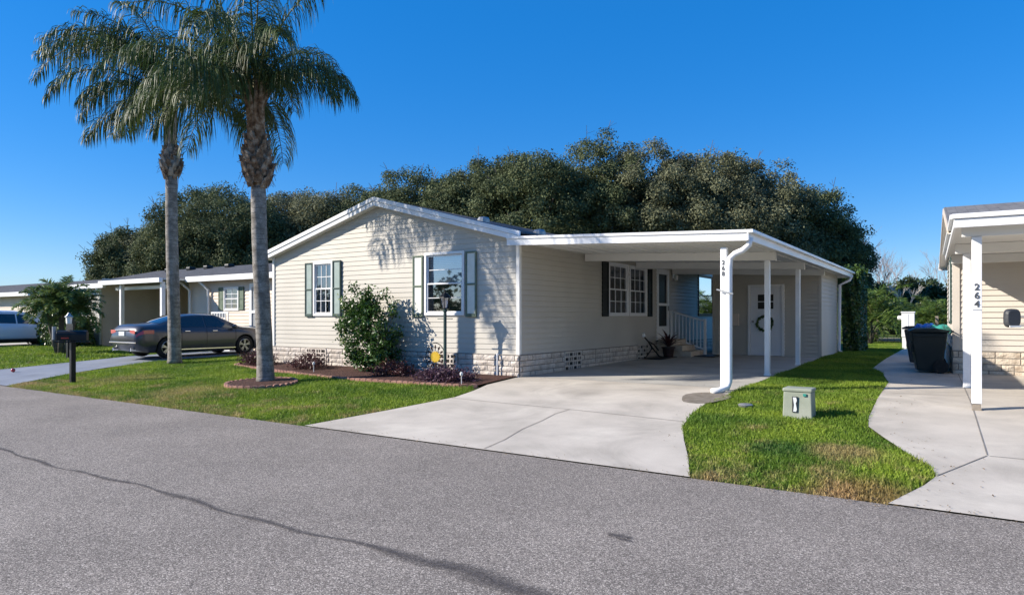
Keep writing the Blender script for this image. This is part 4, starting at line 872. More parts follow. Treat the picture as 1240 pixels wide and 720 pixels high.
C2 = thing('parked_car', 'white sport utility car parked at the left edge beside the small date palm', 'car', (0, 0, 0))
P2_ = dict(x=[-2.30, -2.26, -2.15, -1.9, -1.55, -.8, 0, .45, 1.20, 1.55, 2.0, 2.22, 2.30],
           zb=[.50, .36, .30, .26, .24, .24, .24, .24, .24, .26, .30, .36, .44],
           belt=[.90, 1.0, 1.04, 1.04, 1.03, 1.02, 1.0, .99, .97, .95, .90, .82, .70],
           zt=[1.0, 1.25, 1.48, 1.60, 1.65, 1.67, 1.66, 1.60, 1.14, 1.06, .98, .90, .76],
           w=[.86, .93, .97, .99, 1, 1, 1, 1, 1, .99, .95, .88, .78], wt=[.64, .66, .66, .65, .64, .63, .63, .62, .74, .78, .76, .70, .60])
at2 = car(C2, P2_, M['suvpaint'], .92, (-1.38, 1.36), .36, [('w', (-1.85, -1.05), .12, .80), ('w', (-.98, -.10), .12, .82), ('w', (-.04, .98), .12, lambda t: .82 if t < .4 else .82-.68*(t-.4)/.6)], [('windscreen', (.48, 1.15)), ('rear_screen', (-2.24, -2.0))], .9)
for s_ in (1, -1):
    m2 = MB(); m2.box(-1.0, 1.0, s_*.90-.03, s_*.90+.03, .24, .36)
    for wx in (-1.38, 1.36): m2.lathe([(.44, s_*.86), (.44, s_*.93), (.39, s_*.93), (.39, s_*.86)], (wx, 0, .36), 24, 'y', caps=False)
    m2.build('cladding', M['black'], C2)
    m2 = MB(); m2.lathe([(.02, -.1), (.08, -.07), (.095, 0), (.05, .08)], (.95, s_*1.02, 1.07), 10, 'x'); m2.bar((.95, s_*.88, 1.0), (.95, s_*1.02, 1.05), .05, .03); m2.build('door_mirror', M['black'], C2, smooth=True)
    m2 = MB(); vs = []
    for x in (1.8, 2.0, 2.15, 2.24):
        for fr in (.3, .95): p = at2(x, fr, 4, .008); vs.append((x+.004, s_*p.x, p.y))
    m2.add(vs, [(2*i, 2*i+2, 2*i+3, 2*i+1) for i in range(3)]); m2.build('headlight', M['lens'], C2)
    m2 = MB()
    for x in (-.8, .2): m2.bar((x-.09, s_*.925, .93), (x+.09, s_*.925, .93), .02, .03)
    m2.build('door_handle', M['suvpaint'], C2)
C2.location = (-34.8, 12.6, g(12.5)-.02); C2.rotation_euler = (0, 0, R(90)); C2.scale = (.92, .92, .92)
# ------------------------------------------------------------------ palms
def ribbon(P, W, Nr):
    """P (k,n,3) points along each of n ribbons, W (k,n) half widths, Nr (n,3) side vectors"""
    k, n, _ = P.shape; L_ = P-Nr[None]*W[..., None]; R_ = P+Nr[None]*W[..., None]
    V = np.stack([L_, R_], 2).transpose(1, 0, 2, 3).reshape(-1, 3)   # n, k, 2
    F = []
    b = (np.arange(n)*2*k)[:, None]
    for i in range(k-1): F.append(b+np.array([2*i, 2*i+1, 2*i+3, 2*i+2])[None])
    return V, np.concatenate(F)
def frond(root, base, az, el, L, droop, nleaf=95, ll=.62, hang=.8, w=.016, mat='palmleaf', name='frond', curl=0., side=1.):
    base = np.array(base, float); n = 26; s = np.linspace(0, 1, n); e = el-droop*s**1.25; a = az+curl*s**2
    d = np.stack([np.cos(e)*np.cos(a), np.cos(e)*np.sin(a), np.sin(e)], 1); pts = base+np.concatenate([[[0, 0, 0]], np.cumsum(d[:-1]*L/(n-1), 0)])
    rk = MB(); rk.tube([tuple(p) for p in pts], [.028*L/4*(1-.85*t)+.003 for t in s], 5)
    st = rk.build(name, M['palmstem'], root, smooth=True)
    m = nleaf*2; t = np.sort(RNG.uniform(.14, 1, m)); sg = np.where(np.arange(m) % 2 == 0, 1., -1.)
    px = np.stack([np.interp(t, s, pts[:, k]) for k in range(3)], 1); dx = norm(np.stack([np.interp(t, s, d[:, k]) for k in range(3)], 1))
    up = np.array([0, 0, 1.]); sd = norm(np.cross(dx, up)); nn = np.cross(sd, dx)
    prof = np.clip(np.sin(np.pi*np.clip(t*.80+.14, 0, 1))**.7, .2, 1)*ll*RNG.uniform(.75, 1.15, m)
    spread = RNG.normal(0, .38, m)
    dr = norm(sd*sg[:, None]*side*RNG.uniform(.75, 1.1, m)[:, None]+dx*(.45+.25*t)[:, None]+nn*(.25+spread)[:, None])
    K = 4; P_ = [px]; cur = px; D = dr
    for i in range(K):
        cur = cur+D*(prof/K)[:, None]; P_.append(cur); D = norm(D+np.array([0, 0, -1.])*hang*(.55+.25*i)*RNG.uniform(.7, 1.3, m)[:, None]*1.0)
    P_ = np.stack(P_); W = np.array([.6, 1., .95, .65, .08])[:, None]*w*RNG.uniform(.8, 1.2, m)[None]
    sv = norm(np.cross(dr, np.array([0, 0, 1.]))+RNG.normal(0, .5, (m, 3)))
    V, F = ribbon(P_, W, sv); npmesh('leaflets', V, F, M[mat], st, smooth=True)
    return st
def lean_tube(mb, base, top, prof, n=20, wob=.01):
    """prof: (t, radius) along base->top"""
    b = Vector(base); tp = Vector(top); mb.tube([b.lerp(tp, t)+Vector((wob*math.sin(t*9), wob*math.cos(t*7), 0)) for t, r in prof], [r for t, r in prof], n); return mb
def queen_palm(loc, top, label, rb, zb0, zb1, rbulge, zneck, rn, fr, bootmat):
    r = thing('palm_tree', label, 'palm tree', loc, 0, 'tall palms on the front lawn'); b = Vector(loc); T = Vector(top); H_ = T.z-b.z
    tz = lambda z: (z-b.z)/H_
    m_ = MB(); prof = [(0, rb*1.22), (tz(b.z+.12), rb*1.10), (tz(b.z+.5), rb)]+[(tz(z), rb*(1-.12*(z-b.z)/H_)*(1+.02*math.sin(z*9))) for z in np.arange(b.z+.8, zb0, .22)]+[(tz(zb0+.05), rb*.84)]
    lean_tube(m_, b, T, prof); m_.build('trunk', M['ptrunk'], r, smooth=True)
    # swollen ring of old leaf bases
    m_ = MB(); c0 = b.lerp(T, tz(zb0)); zm = (zb0+zb1)/2
    lean_tube(m_, b, T, [(tz(zb0-.02), rb*.86), (tz(zb0+.12), rb*1.05), (tz(zm-.05), rbulge*.82), (tz(zm+.15), rbulge*.84), (tz(zb1), rn*1.1), (tz(zneck), rn)], 16, .0)
    bo = m_.build('leaf_boots', M[bootmat[0]], r, smooth=True)
    for i in range(46):
        t = i*2.399; zz = zb0+.02+(zb1-zb0+.15)*((i+.5)/46); f_ = 1-abs((zz-zm)/(zb1-zb0))*1.0; rr = rb*.75+(rbulge-rb*.75)*max(0, f_)
        ctr = b.lerp(T, tz(zz)); c, s = math.cos(t), math.sin(t); hh = RNG.uniform(.14, .26); w = RNG.uniform(.05, .10); m2_ = MB()
        p = lambda dr, dt, dz: (ctr.x+(rr+dr)*c-s*dt, ctr.y+(rr+dr)*s+c*dt, ctr.z+dz)
        m2 = [p(-.05, -w, -hh*.6), p(-.05, w, -hh*.6), p(.03, -w*.8, hh*.2), p(.03, w*.8, hh*.2), p(.06+RNG.uniform(-.03, .03), -w*.4, hh*.7), p(.06, w*.4, hh*.7), p(-.04, -w*.6, hh*.6), p(-.04, w*.6, hh*.6)]
        if i == 0: sc_ = [MB(), MB()]
        sc_[i % 2].add(m2, [(0, 1, 3, 2), (2, 3, 5, 4), (4, 5, 7, 6), (0, 2, 6), (2, 4, 6), (1, 7, 3), (3, 7, 5)])
    sc_[0].build('leaf_stubs', M['pboot'], bo); sc_[1].build('leaf_stubs', M['pboot_l' if bootmat[1] else 'pboot'], bo)
    m_ = MB()
    for k in range(150):    # loose fibres
        t = RNG.uniform(0, 6.28); zz = RNG.uniform(zb0, zneck); ctr = b.lerp(T, tz(zz)); rr = rn+.02+(rbulge-rn)*max(0, 1-abs(zz-zm)*1.6); q = Vector((ctr.x+rr*math.cos(t), ctr.y+rr*math.sin(t), zz)); e_ = q+Vector((math.cos(t)*.07, math.sin(t)*.07, RNG.uniform(-.22, .05))); m_.bar(q, e_, .008, .006)
    m_.build('fibre', M['pboot'], bo)
    # green-brown petiole sheaf above
    m_ = MB()
    for k in range(16):
        t = k*2.4; c, s = math.cos(t), math.sin(t); a_ = b.lerp(T, tz(zneck-.35)); m_.tube([(a_.x+rn*.75*c, a_.y+rn*.75*s, zneck-.45), (T.x+rn*.9*c, T.y+rn*.9*s, T.z-.1), (T.x+(rn+.2)*c, T.y+(rn+.2)*s, T.z+.35)], [.06, .05, .03], 6)
    m_.build('leaf_sheaths', M['pboot_l' if bootmat[1] else 'pboot'], bo, smooth=True)
    for (az, el, L, dr, kw) in fr: frond(r, (T.x+rn*.6*math.cos(az), T.y+rn*.6*math.sin(az), T.z+kw.pop('dz', 0)), az, el, L, dr, **kw)
    return r
CL = math.atan2(-.553, -.833)       # world azimuth that points left in the photograph
CR = CL+math.pi; CA = CL-math.pi/2; # away from the viewer
CT = CL+math.pi/2
fr = []
for k, (a, e, L, d) in enumerate([(CL, 62, 5.1, 130), (CL-.22, 66, 4.9, 122), (CL+.25, 70, 4.5, 130), (CL+.1, 30, 3.0, 110), (CL-.35, 14, 2.7, 84), (CL+.6, 35, 3.6, 110), (CL+.9, 55, 3.9, 120), (CL-.8, 45, 3.8, 110),
        (CL-1.2, 60, 3.8, 115), (CR, 60, 3.8, 120), (CR+.35, 35, 3.5, 110), (CR-.4, 45, 3.8, 115), (CR-.9, 20, 3.1, 90), (CA, 78, 3.8, 95), (CT, 75, 3.6, 105), (CL-.1, 74, 4.0, 112), (CR+.1, 76, 3.6, 110), (CT+.5, 28, 2.7, 90), (CL+.45, 70, 4.1, 118), (CL+.1, -8, 2.8, 52), (CL-.5, 10, 2.6, 75), (CR+.3, 14, 2.4, 80), (CL+.05, 84, 3.5, 100), (CL+.5, 82, 3.6, 98), (CR-.2, 80, 4.0, 95), (CL+.8, 18, 2.6, 80)]):
    fr.append((a, R(e), L*.93, R(d), dict(ll=.92, hang=1.5, nleaf=125, w=.0105)))
queen_palm((-18.51, 10.64, g(10.64)), (-18.62, 10.58, 7.45), 'farther, slimmer tall palm standing left of the other one, beside the sedan', .170, 5.2, 5.85, .28, 6.55, .155, fr, ('pboot_l', True))
fr = []
for k, (a, e, L, d) in enumerate([(CR, 56, 2.55, 130), (CR-.35, 45, 2.3, 118), (CR+.45, 70, 2.4, 120), (CL, 45, 2.9, 118), (CL+.3, 22, 2.9, 95), (CL-.3, 55, 3.6, 118), (CL-.1, 68, 3.6, 115), (CL+.7, 45, 3.4, 112), (CL+1.1, 30, 2.5, 85),
        (CT, 55, 3.4, 115), (CT+.4, 75, 3.4, 108), (CA, 60, 3.0, 112), (CR+.9, 78, 2.7, 100), (CR-1., 62, 2.7, 112), (CL-.9, 75, 3.4, 104), (CA+.1, 20, 2.8, 88), (CL+.1, 80, 3.6, 98), (CR+.2, 86, 3.4, 60), (CL+.3, 84, 3.6, 62), (CT+.2, 86, 3.8, 50), (CL-.6, 25, 3.0, 95), (CL+.2, 12, 2.2, 80), (CT-.3, 22, 2.2, 85), (CA+.4, 15, 2.2, 80)]):
    fr.append((a, R(e), L, R(d), dict(ll=.95, hang=1.7, nleaf=122, w=.0095)))
queen_palm((-12.38, 9.12, g(9.12)), (-12.56, 9.0, 5.85), 'nearer tall palm with a shaggy brown boot, growing from the round mulch ring', .168, 4.05, 4.90, .33, 5.35, .16, fr, ('pboot', False))
m_ = MB(); m_.lathe([(.05, -.3), (.16, -.15), (.17, .05), (.08, .28)], (-12.40, 9.05, 7.3), 10); o = m_.build('seed_pod', M['black']); o.parent = None
tag(o, 'dark seed cluster hanging high in the nearer palm crown', 'seed pod')

# small date palm
def small_palm(loc, tops, label, L, mat, cat='palm tree', name='small_palm', nf=16, ll=.22, group=None, tm='bark', hang=.12):
    r = thing(name, label, cat, loc, 0, group)
    for i, (dx, dy, z, rr) in enumerate(tops):
        m_ = MB(); p0 = Vector(loc)+Vector((dx*.2, dy*.2, 0)); p1 = Vector((loc[0]+dx, loc[1]+dy, z)); m_.tube([p0, p0.lerp(p1, .5)+Vector((dx*.1, dy*.1, 0)), p1], [rr, rr*.85, rr*1.15], 10); m_.build('trunk', M[tm], r, smooth=True)
        for k in range(nf):
            a = k*2.399+i; e = R(80-85*((k+.5)/nf)**1.0+RNG.uniform(-8, 8))
            frond(r, p1, a, e, L*RNG.uniform(.85, 1.1), R(70+25*k/nf), nleaf=70, ll=ll*RNG.uniform(.9, 1.1), hang=hang, w=.016, mat=mat)
    return r
small_palm((-26.3, 11.0, g(11.0)), [(.1, 0, 1.8, .10), (-.5, -.2, 1.6, .09), (.35, .35, 1.55, .09)], 'small bushy date palm with several short trunks in front of the white car', 1.15, 'pygmy', nf=24, ll=.28, hang=.2)

# ------------------------------------------------------------------ broadleaf crowns
def crown_pts(nc, rx, ry, rz_, seed, flat=.25, lump=.22):
    rg = np.random.default_rng(seed); u = norm(rg.normal(0, 1, (nc, 3))); u[:, 2] = np.where(u[:, 2] < -flat, -u[:, 2]*.6, u[:, 2])
    lump_dirs = norm(rg.normal(0, 1, (9, 3))); lv = rg.uniform(-lump, lump, 9); f = 1+(np.clip(u@lump_dirs.T, 0, 1)**3)@lv
    return u*np.array([rx, ry, rz_])*(f*rg.uniform(.62, 1.0, nc)**.6)[:, None], u
def foliage(centers, outn, rc, nl, size, asp=.55, rnd=.9, seed=0, droop=0):
    rg = np.random.default_rng(seed); nc = len(centers); k = nl; d = norm(rg.normal(0, 1, (nc, k, 3))+outn[:, None]*.55)
    rr = (np.asarray(rc).reshape(-1, 1, 1)*rg.uniform(.35, 1.0, (nc, k, 1))); P = centers[:, None]+d*rr*np.array([1, 1, .8]); P = P.reshape(-1, 3); N = norm(d.reshape(-1, 3)+np.array([0, 0, .4]))
    return leafquads(P, N, size, asp, rnd, droop)
def oak(name, label, loc, h_, rx, ry, seed, mat='oak', nc=150, nl=95, size=.27, group='oaks behind the houses', twigs=True):
    r = thing(name, label, 'tree', loc, 0, group); b = Vector(loc); cz_ = h_*.56; rg = random.Random(seed)
    m_ = MB(); m_.tube([b-Vector((0, 0, .1)), b+Vector((.1, 0, h_*.25)), b+Vector((-.1, .1, h_*.55))], [.38, .30, .18], 9)
    for k in range(9):
        a = k*2.4; p = b+Vector((0, 0, h_*(.2+.04*k))); q = b+Vector((rx*.65*math.cos(a), ry*.65*math.sin(a), h_*(.5+.04*k))); m_.tube([p, p.lerp(q, .5)+Vector((0, 0, .4)), q], [.15, .10, .05], 6)
    m_.build('trunk', M['bark'], r, smooth=True)
    c, u = crown_pts(nc, rx, ry, h_*.43, seed, flat=.6); c = c+np.array([b.x, b.y, b.z+cz_]); 
    V, F = foliage(c, u, np.random.default_rng(seed).uniform(.6, 1.25, nc)*min(rx, 4)/3.6, nl, size, seed=seed, rnd=.7)
    ci, ui = crown_pts(max(30, nc//3), rx*.62, ry*.62, h_*.30, seed+500, flat=.7); ci = ci+np.array([b.x, b.y, b.z+cz_]); V2, F2 = foliage(ci, ui, min(rx, 4)/2.6, 60, size*2.4, seed=seed+9, rnd=.8)
    npmesh('crown', np.concatenate([V, V2]), np.concatenate([F, F2+len(V)]), M[mat], r)
    if twigs:
        m_ = MB()
        for k in range(34):
            i = rg.randrange(nc)
            if u[i][2] < .2: continue
            p = Vector(c[i]); d = Vector(u[i])+Vector((rg.uniform(-.5, .5), rg.uniform(-.5, .5), .5)); q = p+d.normalized()*rg.uniform(1.0, 1.9); m_.bar(p, q, .022, .022)
            for _ in range(2): e_ = p.lerp(q, .6); m_.bar(e_, e_+Vector((rg.uniform(-.5, .5), rg.uniform(-.5, .5), rg.uniform(.2, .6))), .014, .014)
        m_.build('twigs', M['bark'], r)
    return r
def cam_pt(px, depth):   # world x,y of a spot `depth` metres away in the direction of picture column px (1240 wide)
    a = math.atan(545/820); l_ = (px-620)/820*depth; return (l_*math.cos(a)-depth*math.sin(a), l_*math.sin(a)+depth*math.cos(a))
OK = [(138, 308, 20, 62, 'oak', 'leftmost dark oak, lowest of the row, above the tan house roof'), (168, 276, 38, 59, 'oak', 'dark oak second from the left end of the row'), (208, 262, 40, 60, 'oak2', 'brownish sparse oak seen behind the left palm trunk'),
      (245, 240, 52, 57, 'oak', 'dense dark oak between the two palm trunks'), (300, 236, 48, 56, 'oak', 'dark oak directly behind the right palm trunk'), (355, 234, 46, 60, 'oak2', 'pale feathery oak just right of the right palm trunk'),
      (405, 232, 44, 58, 'oak2', 'olive oak above the left roof slope'), (448, 230, 44, 58, 'oak', 'dark oak behind the gable peak'), (508, 208, 52, 56, 'oak', 'dark oak above the right roof slope near the peak'),
      (572, 196, 58, 54, 'oak', 'tall dark oak left of the tallest pair'), (648, 170, 72, 52, 'oak', 'broad dark oak, largest of the row, above the carport eave'), (722, 182, 60, 53, 'oak', 'oak with a narrow pointed top at the middle of the row'),
      (790, 190, 60, 52, 'oak2', 'olive-green oak above the middle of the carport roof'), (855, 182, 62, 51, 'oak2', 'olive oak with bare twigs on top, above the numbered carport post'), (915, 208, 58, 51, 'oak2', 'olive oak above the carport roof corner'),
      (966, 232, 52, 52, 'oak', 'dark oak above the shed'), (1000, 268, 34, 54, 'oak', 'dark low-hanging oak at the right end of the row'), (1026, 306, 18, 56, 'oak', 'small dark end of the oak row, nearest the open sky')]
for i, (px, py, hw, dep, mt, lb) in enumerate(OK):
    x, y = cam_pt(px, dep); top = 1.25+(384-py)/820*dep; rx = hw/820*dep*1.32
    oak('oak_tree', lb, (x, y, g(y)), (top-g(y))/1.0, rx, rx*1.1, 40+i, mt, nc=int(150+70*rx/3.5), nl=300, size=.165)

# unseen foliage mass added behind the viewer to darken the window reflections
rg = np.random.default_rng(77); n_ = 420
c = np.stack([rg.uniform(-150, 90, n_), rg.uniform(-92, -78, n_), rg.uniform(0, 1, n_)*7.5], 1); c[:, 2] *= 1+.25*np.sin(c[:, 0]*.21)
V, F = foliage(c, norm(np.stack([0*c[:, 0], 1+0*c[:, 0], .5+0*c[:, 0]], 1)), 2.6, 40, 1.3, seed=9, rnd=.7)
tag(npmesh('reflection_foliage', V, F, M['oak']), 'added dark foliage mass behind the viewer, put there for the window reflections', 'wood', kind='stuff')

# woods behind the back fence
BU = [(1062, 348, 34, 54, 'bush', 'bush', 'dark evergreen bush behind the back fence, left of the pale bare tree'), (1100, 336, 36, 58, 'bush', 'bush', 'tallest green bush behind the pale bare tree'), (1136, 352, 28, 52, 'bush', 'bush', 'bush left of the neighbouring wall, behind the bins'), (1030, 345, 26, 50, 'bush', 'bush', 'bush behind the hedge beside the shed'), (1170, 350, 30, 56, 'bush', 'bush', 'bush hidden mostly by the right-hand house'), (1082, 368, 22, 44, 'bush', 'bush', 'low rounded bush just above the meter pedestal'), (1122, 366, 22, 45, 'bush', 'bush', 'low rounded bush just right of the pale bare trunk'),
      (20, 360, 14, 75, 'bush', 'bush', 'distant bush peeping over the far left roof')]
for i, (px, py, hw, dep, mt, nm, lb) in enumerate(BU):
    x, y = cam_pt(px, dep); top = 1.25+(384-py)/820*dep; rx = hw/820*dep*1.1
    oak('wild_bush', lb, (x, y, g(y)-.6), top-g(y)+.6, rx, rx, 80+i, mt, nc=90, nl=90, size=.22, group='bushes behind the back fence', twigs=False)
def bare_tree(loc, h_, label, mat, seed, depth_=5, spread=.55, r0=.09, group=None):
    rg = random.Random(seed); m_ = MB()
    def grow(p, d, L, r, n):
        q = p+d*L; m_.tube([p, p.lerp(q, .5)+Vector((rg.uniform(-1, 1), rg.uniform(-1, 1), 0))*L*.05, q], [r, r*.85, r*.68], 5, caps=False)
        if n == 0: return
        for k in range(3 if n > 1 else 4):
            e_ = Vector((rg.uniform(-1, 1), rg.uniform(-1, 1), rg.uniform(-.3, .8)))*spread; grow(p.lerp(q, rg.uniform(.6, 1)), (d+e_).normalized(), L*rg.uniform(.6, .85), r*.58, n-1)
    b = Vector(loc); grow(b, Vector((0, 0, 1)), h_*.36, r0, depth_); o = m_.build('bare_tree', M[mat], smooth=True); tag(o, label, 'tree', group); return o
x, y = cam_pt(1097, 47); bare_tree((x, y, .16), 3.9, 'pale bare forked tree standing among the green bushes', 'twig_w', 4, 4, .55, .09)
for i, (px, dep, h_, lb) in enumerate([(1078, 60, 6.5, 'reddish leafless tree left of the pale forked one'), (1062, 58, 6.6, 'reddish leafless tree beside the end of the oak row'), (1118, 62, 6.4, 'reddish leafless tree right of the pale forked one'), (1140, 60, 6.8, 'reddish leafless tree nearest the neighbouring roof'), (1048, 62, 8.5, 'leafless tree rising behind the tall hedge')]):
    x, y = cam_pt(px, dep); bare_tree((x, y, .1), h_, lb, 'twig', 20+i, 5, .62, .07, 'leafless trees behind the bushes')
# areca palms by the fence
for i, (px, dep, top, lb) in enumerate([(1040, 33, 2.9, 'leafy yellow-green palm clump rising behind the hedge'), (1054, 29, 3.0, 'lower yellow-green palm clump in front of the wire fence'), (1128, 40, 2.6, 'palm clump between the meter pedestal and the neighbouring wall')]):
    x, y = cam_pt(px, dep); small_palm((x, y, g(y)), [(.2, 0, top*.45, .06), (-.25, .2, top*.4, .05), (.1, -.35, top*.35, .05)], lb, 2.1, 'areca', nf=9, ll=.5, name='areca_palm', hang=.25, group='palm clumps near the back fence')
# hedge beside the shed: a box of leaves with stems
def leafbox(name, label, cat, x0, x1, y0, y1, z1, mat, n, size, group=None, rnd=.8):
    r = thing(name, label, cat, ((x0+x1)/2, (y0+y1)/2, g(y0)), 0, group); z0 = g(y0); rg = np.random.default_rng(int(abs(x0*100)))
    u = rg.uniform(-1, 1, (n, 3)); ax_ = rg.integers(0, 3, n); sgn = rg.choice([-1, 1], n); u[np.arange(n), ax_] = sgn*rg.uniform(.80, 1.04, n)
    bump = 1+.07*np.sin(u[:, 0]*5+3*u[:, 2])*np.cos(u[:, 1]*6)
    P = np.stack([(x0+x1)/2+u[:, 0]*(x1-x0)/2*bump, (y0+y1)/2+u[:, 1]*(y1-y0)/2*bump, z0+(u[:, 2]*.5+.5)*(z1-z0)*bump], 1); P[:, 2] = np.maximum(P[:, 2], z0+.02)
    N = np.zeros((n, 3)); N[np.arange(n), ax_] = sgn; V, F = leafquads(P, N+np.array([0, 0, .3]), size, .55, rnd); npmesh('foliage', V, F, M[mat], r)
    m_ = MB(); k = max(3, int((y1-y0+x1-x0)/.35))
    for i in range(k):
        px_ = x0+(x1-x0)*((i*.618) % 1*.6+.2); py_ = y0+(y1-y0)*(i+.5)/k; m_.tube([(px_, py_, z0), (px_+.05, py_, z0+(z1-z0)*.9)], [.025, .012], 5)
        for j in range(5): zz = z0+(z1-z0)*(.15+.15*j); a = i+j*2.; m_.bar((px_, py_, zz), (px_+.3*math.cos(a), py_+.3*math.sin(a), zz+.15), .015, .015)
    m_.build('stems', M['bark'], r); 
    c = MB(); c.box(x0+.12, x1-.12, y0+.2, y1-.2, z0, z1-.2); c.build('inner_growth', M['hedge'], r)
    return r
leafbox('hedge', 'tall dark clipped hedge beside the shed wall', 'hedge', -3.22, -2.72, 24.15, 26.2, 2.75, 'hedge', 22000, .085)
leafbox('hedge', 'dark clipped hedge in front of the tan house, right of the small date palm', 'hedge', -33.0, -30.3, 12.9, 14.0, 1.25, 'hedge', 7000, .11)
# wire fence at the back
fe = thing('wire_fence', 'low dark wire fence across the back of the lots with a pale post', 'fence', (-4, 34.2, g(34.2)))
m_ = MB()
for z in (.25, .5, .75): m_.bar((-12, 34.2, g(34.2)+z), (4, 34.2, g(34.2)+z), .02, .02)
x = -12
while x < 4: m_.bar((x, 34.2, g(34)+.02), (x, 34.2, g(34)+.78), .012, .012); x += .25
m_.build('wire', M['black'], fe)
for x in (-8.0, -5.6, -3.18, -.9, 1.5): m_ = MB(); m_.box(x-.06, x+.06, 34.14, 34.26, g(34), g(34)+1.15); m_.build('post', M['wood'], fe)
sheet('canal_bank', [(-80, 35.2), (60, 35.2), (60, 37.5), (-80, 37.5)], -.01, mottled('dark_bank', [(.012, .016, .008), (.03, .035, .015)], scale=2))
sheet('dry_reeds_bank', [(-80, 37.5), (60, 37.5), (60, 41.5), (-80, 41.5)], .0, mottled('dry_grass_bank', [(.14, .13, .07), (.26, .23, .13)], scale=2, bump=1, bscale=9, bdist=.2))

# ------------------------------------------------------------------ front planting
def bedsheet(name, poly, dz=.035): return sheet(name, poly, dz, M['mulch'])
EDG = [(-16.25, 11.2), (-16.1, 10.92), (-15.2, 10.72), (-14.0, 10.52), (-12.8, 10.30), (-11.5, 10.13), (-10.5, 10.08), (-9.5, 10.12), (-8.6, 10.14), (-7.95, 10.18), (-7.66, 10.35)]
bedsheet('flower_bed', EDG+[(-7.66, 11.74), (-16.25, 11.74)])
RC = (-12.28, 8.95); RR = .74
bedsheet('palm_ring_bed', [(RC[0]+RR*math.cos(t), RC[1]+RR*.85*math.sin(t)) for t in [k*math.pi/12 for k in range(24)]], .05)
def edging(path, label, closed=False):
    m_ = MB(); pts_ = [Vector((a, b, 0)) for a, b in path]
    if closed: pts_.append(pts_[0])
    acc = []; step = .155
    for p, q in zip(pts_, pts_[1:]):
        L = (q-p).length; n = max(1, round(L/step))
        for k in range(n): acc.append((p.lerp(q, (k+.5)/n), (q-p).normalized(), L/n))
    for (c, d, L) in acc:
        nrm = Vector((-d.y, d.x, 0)); z = g(c.y); j = random.uniform(-.006, .006); out_ = []
        for k in range(7):
            t = math.pi*k/6; out_.append((-math.cos(t)*(L/2-.004), .035+.028*math.sin(t)+j))
        poly = [c+d*(-(L/2-.004))-nrm*.035+Vector((0, 0, z-.02))]+[c+d*a_-nrm*.035+Vector((0, 0, z+b_)) for a_, b_ in out_]+[c+d*(L/2-.004)-nrm*.035+Vector((0, 0, z-.02))]
        m_.prism(poly, nrm*.07)
    o = m_.build('garden_edging', M['brick_edge'], bevel=.005); tag(o, label, 'edging'); return o
edging(EDG, 'pink scalloped block edging along the front of the long flower bed by the wall')
edging([(RC[0]+(RR+.03)*math.cos(t), RC[1]+(RR*.85+.03)*math.sin(t)) for t in [k*math.pi/16 for k in range(32)]], 'pink scalloped block edging around the nearer palm', True)
def clump(name, label, x, y, rx, ry, h_, mat, n, size, cat='plant', group=None, asp=.3, droop=0.):
    r = thing(name, label, cat, (x, y, g(y)+.03), 0, group); rg = np.random.default_rng(int(abs(x*1000)))
    nc = max(8, n//28); a = rg.uniform(0, 6.28, nc); q = np.sqrt(rg.uniform(0, 1, nc)); hh = h_*(1-.6*q**2)*rg.uniform(.5, 1.0, nc)
    c = np.stack([x+rx*q*np.cos(a), y+ry*q*np.sin(a), g(y)+hh], 1); P = (c[:, None]+rg.normal(0, 1, (nc, 28, 3))*np.array([.07, .07, .06])).reshape(-1, 3); P[:, 2] = np.maximum(P[:, 2], g(y)+.03)
    V, F = leafquads(P, rg.normal(0, 1, P.shape)+np.array([0, 0, .8]), size, asp, .8, droop); npmesh('leaves', V, F, M[mat], r)
    m_ = MB()
    for k in range(nc): m_.bar((x+rx*.4*q[k]*math.cos(a[k]), y+ry*.4*q[k]*math.sin(a[k]), g(y)+.02), tuple(c[k]), .008, .008)
    m_.build('stems', M['maroon'], r); return r
clump('ground_plant', 'dark maroon low plant at the far left end of the flower bed', -15.55, 11.2, .55, .35, .42, 'maroon', 1500, .07)
clump('ground_plant', 'dark maroon low plant under the left vent block', -13.35, 11.05, .55, .32, .40, 'maroon', 1500, .07)
clump('ground_plant', 'dark purple plant at the foot of the green shrub', -10.35, 10.9, .55, .35, .30, 'maroon', 1300, .07)
clump('ground_plant', 'spreading purple-leaved plant at the foot of the lamp post', -8.70, 10.66, .72, .34, .27, 'purple', 3000, .065)
# green shrub against the wall
r = thing('flowering_shrub', 'tall green shrub with a few pale blooms against the wall between the two front windows', 'shrub', (-11.25, 11.15, g(11.1)+.03))
rg = np.random.default_rng(11); nc = 105; tt = rg.uniform(0, 1, nc)
cx_ = -11.25-.40*tt; wid = .25+.50*np.sin(np.pi*np.clip(tt*.9+.12, 0, 1)); c = np.stack([cx_+rg.uniform(-1, 1, nc)*wid, 11.25+rg.uniform(-1, 1, nc)*wid*.45, .12+tt*1.55+rg.normal(0, .06, nc)], 1)
cl2 = np.array([[-12.1, 11.2, 1.45], [-12.25, 11.3, 1.25], [-12.4, 11.3, 1.05], [-12.15, 11.2, 1.6], [-12.3, 11.25, .75], [-12.05, 11.2, .6], [-11.1, 11.35, 1.75], [-11.5, 11.3, 1.85], [-11.9, 11.2, 1.9], [-10.8, 11.3, .9], [-10.75, 11.3, 1.3], [-10.85, 11.35, 1.5]]); c = np.concatenate([c, cl2])
c[:, 1] = np.minimum(c[:, 1], 11.55)
P = (c[:, None]+rg.normal(0, 1, (len(c), 75, 3))*np.array([.085, .07, .095])).reshape(-1, 3); P[:, 1] = np.minimum(P[:, 1], 11.68)
V, F = leafquads(P, rg.normal(0, 1, P.shape)+np.array([-.3, -.4, .8]), .085, .5, .6, .3); npmesh('leaves', V, F, M['shrub'], r)
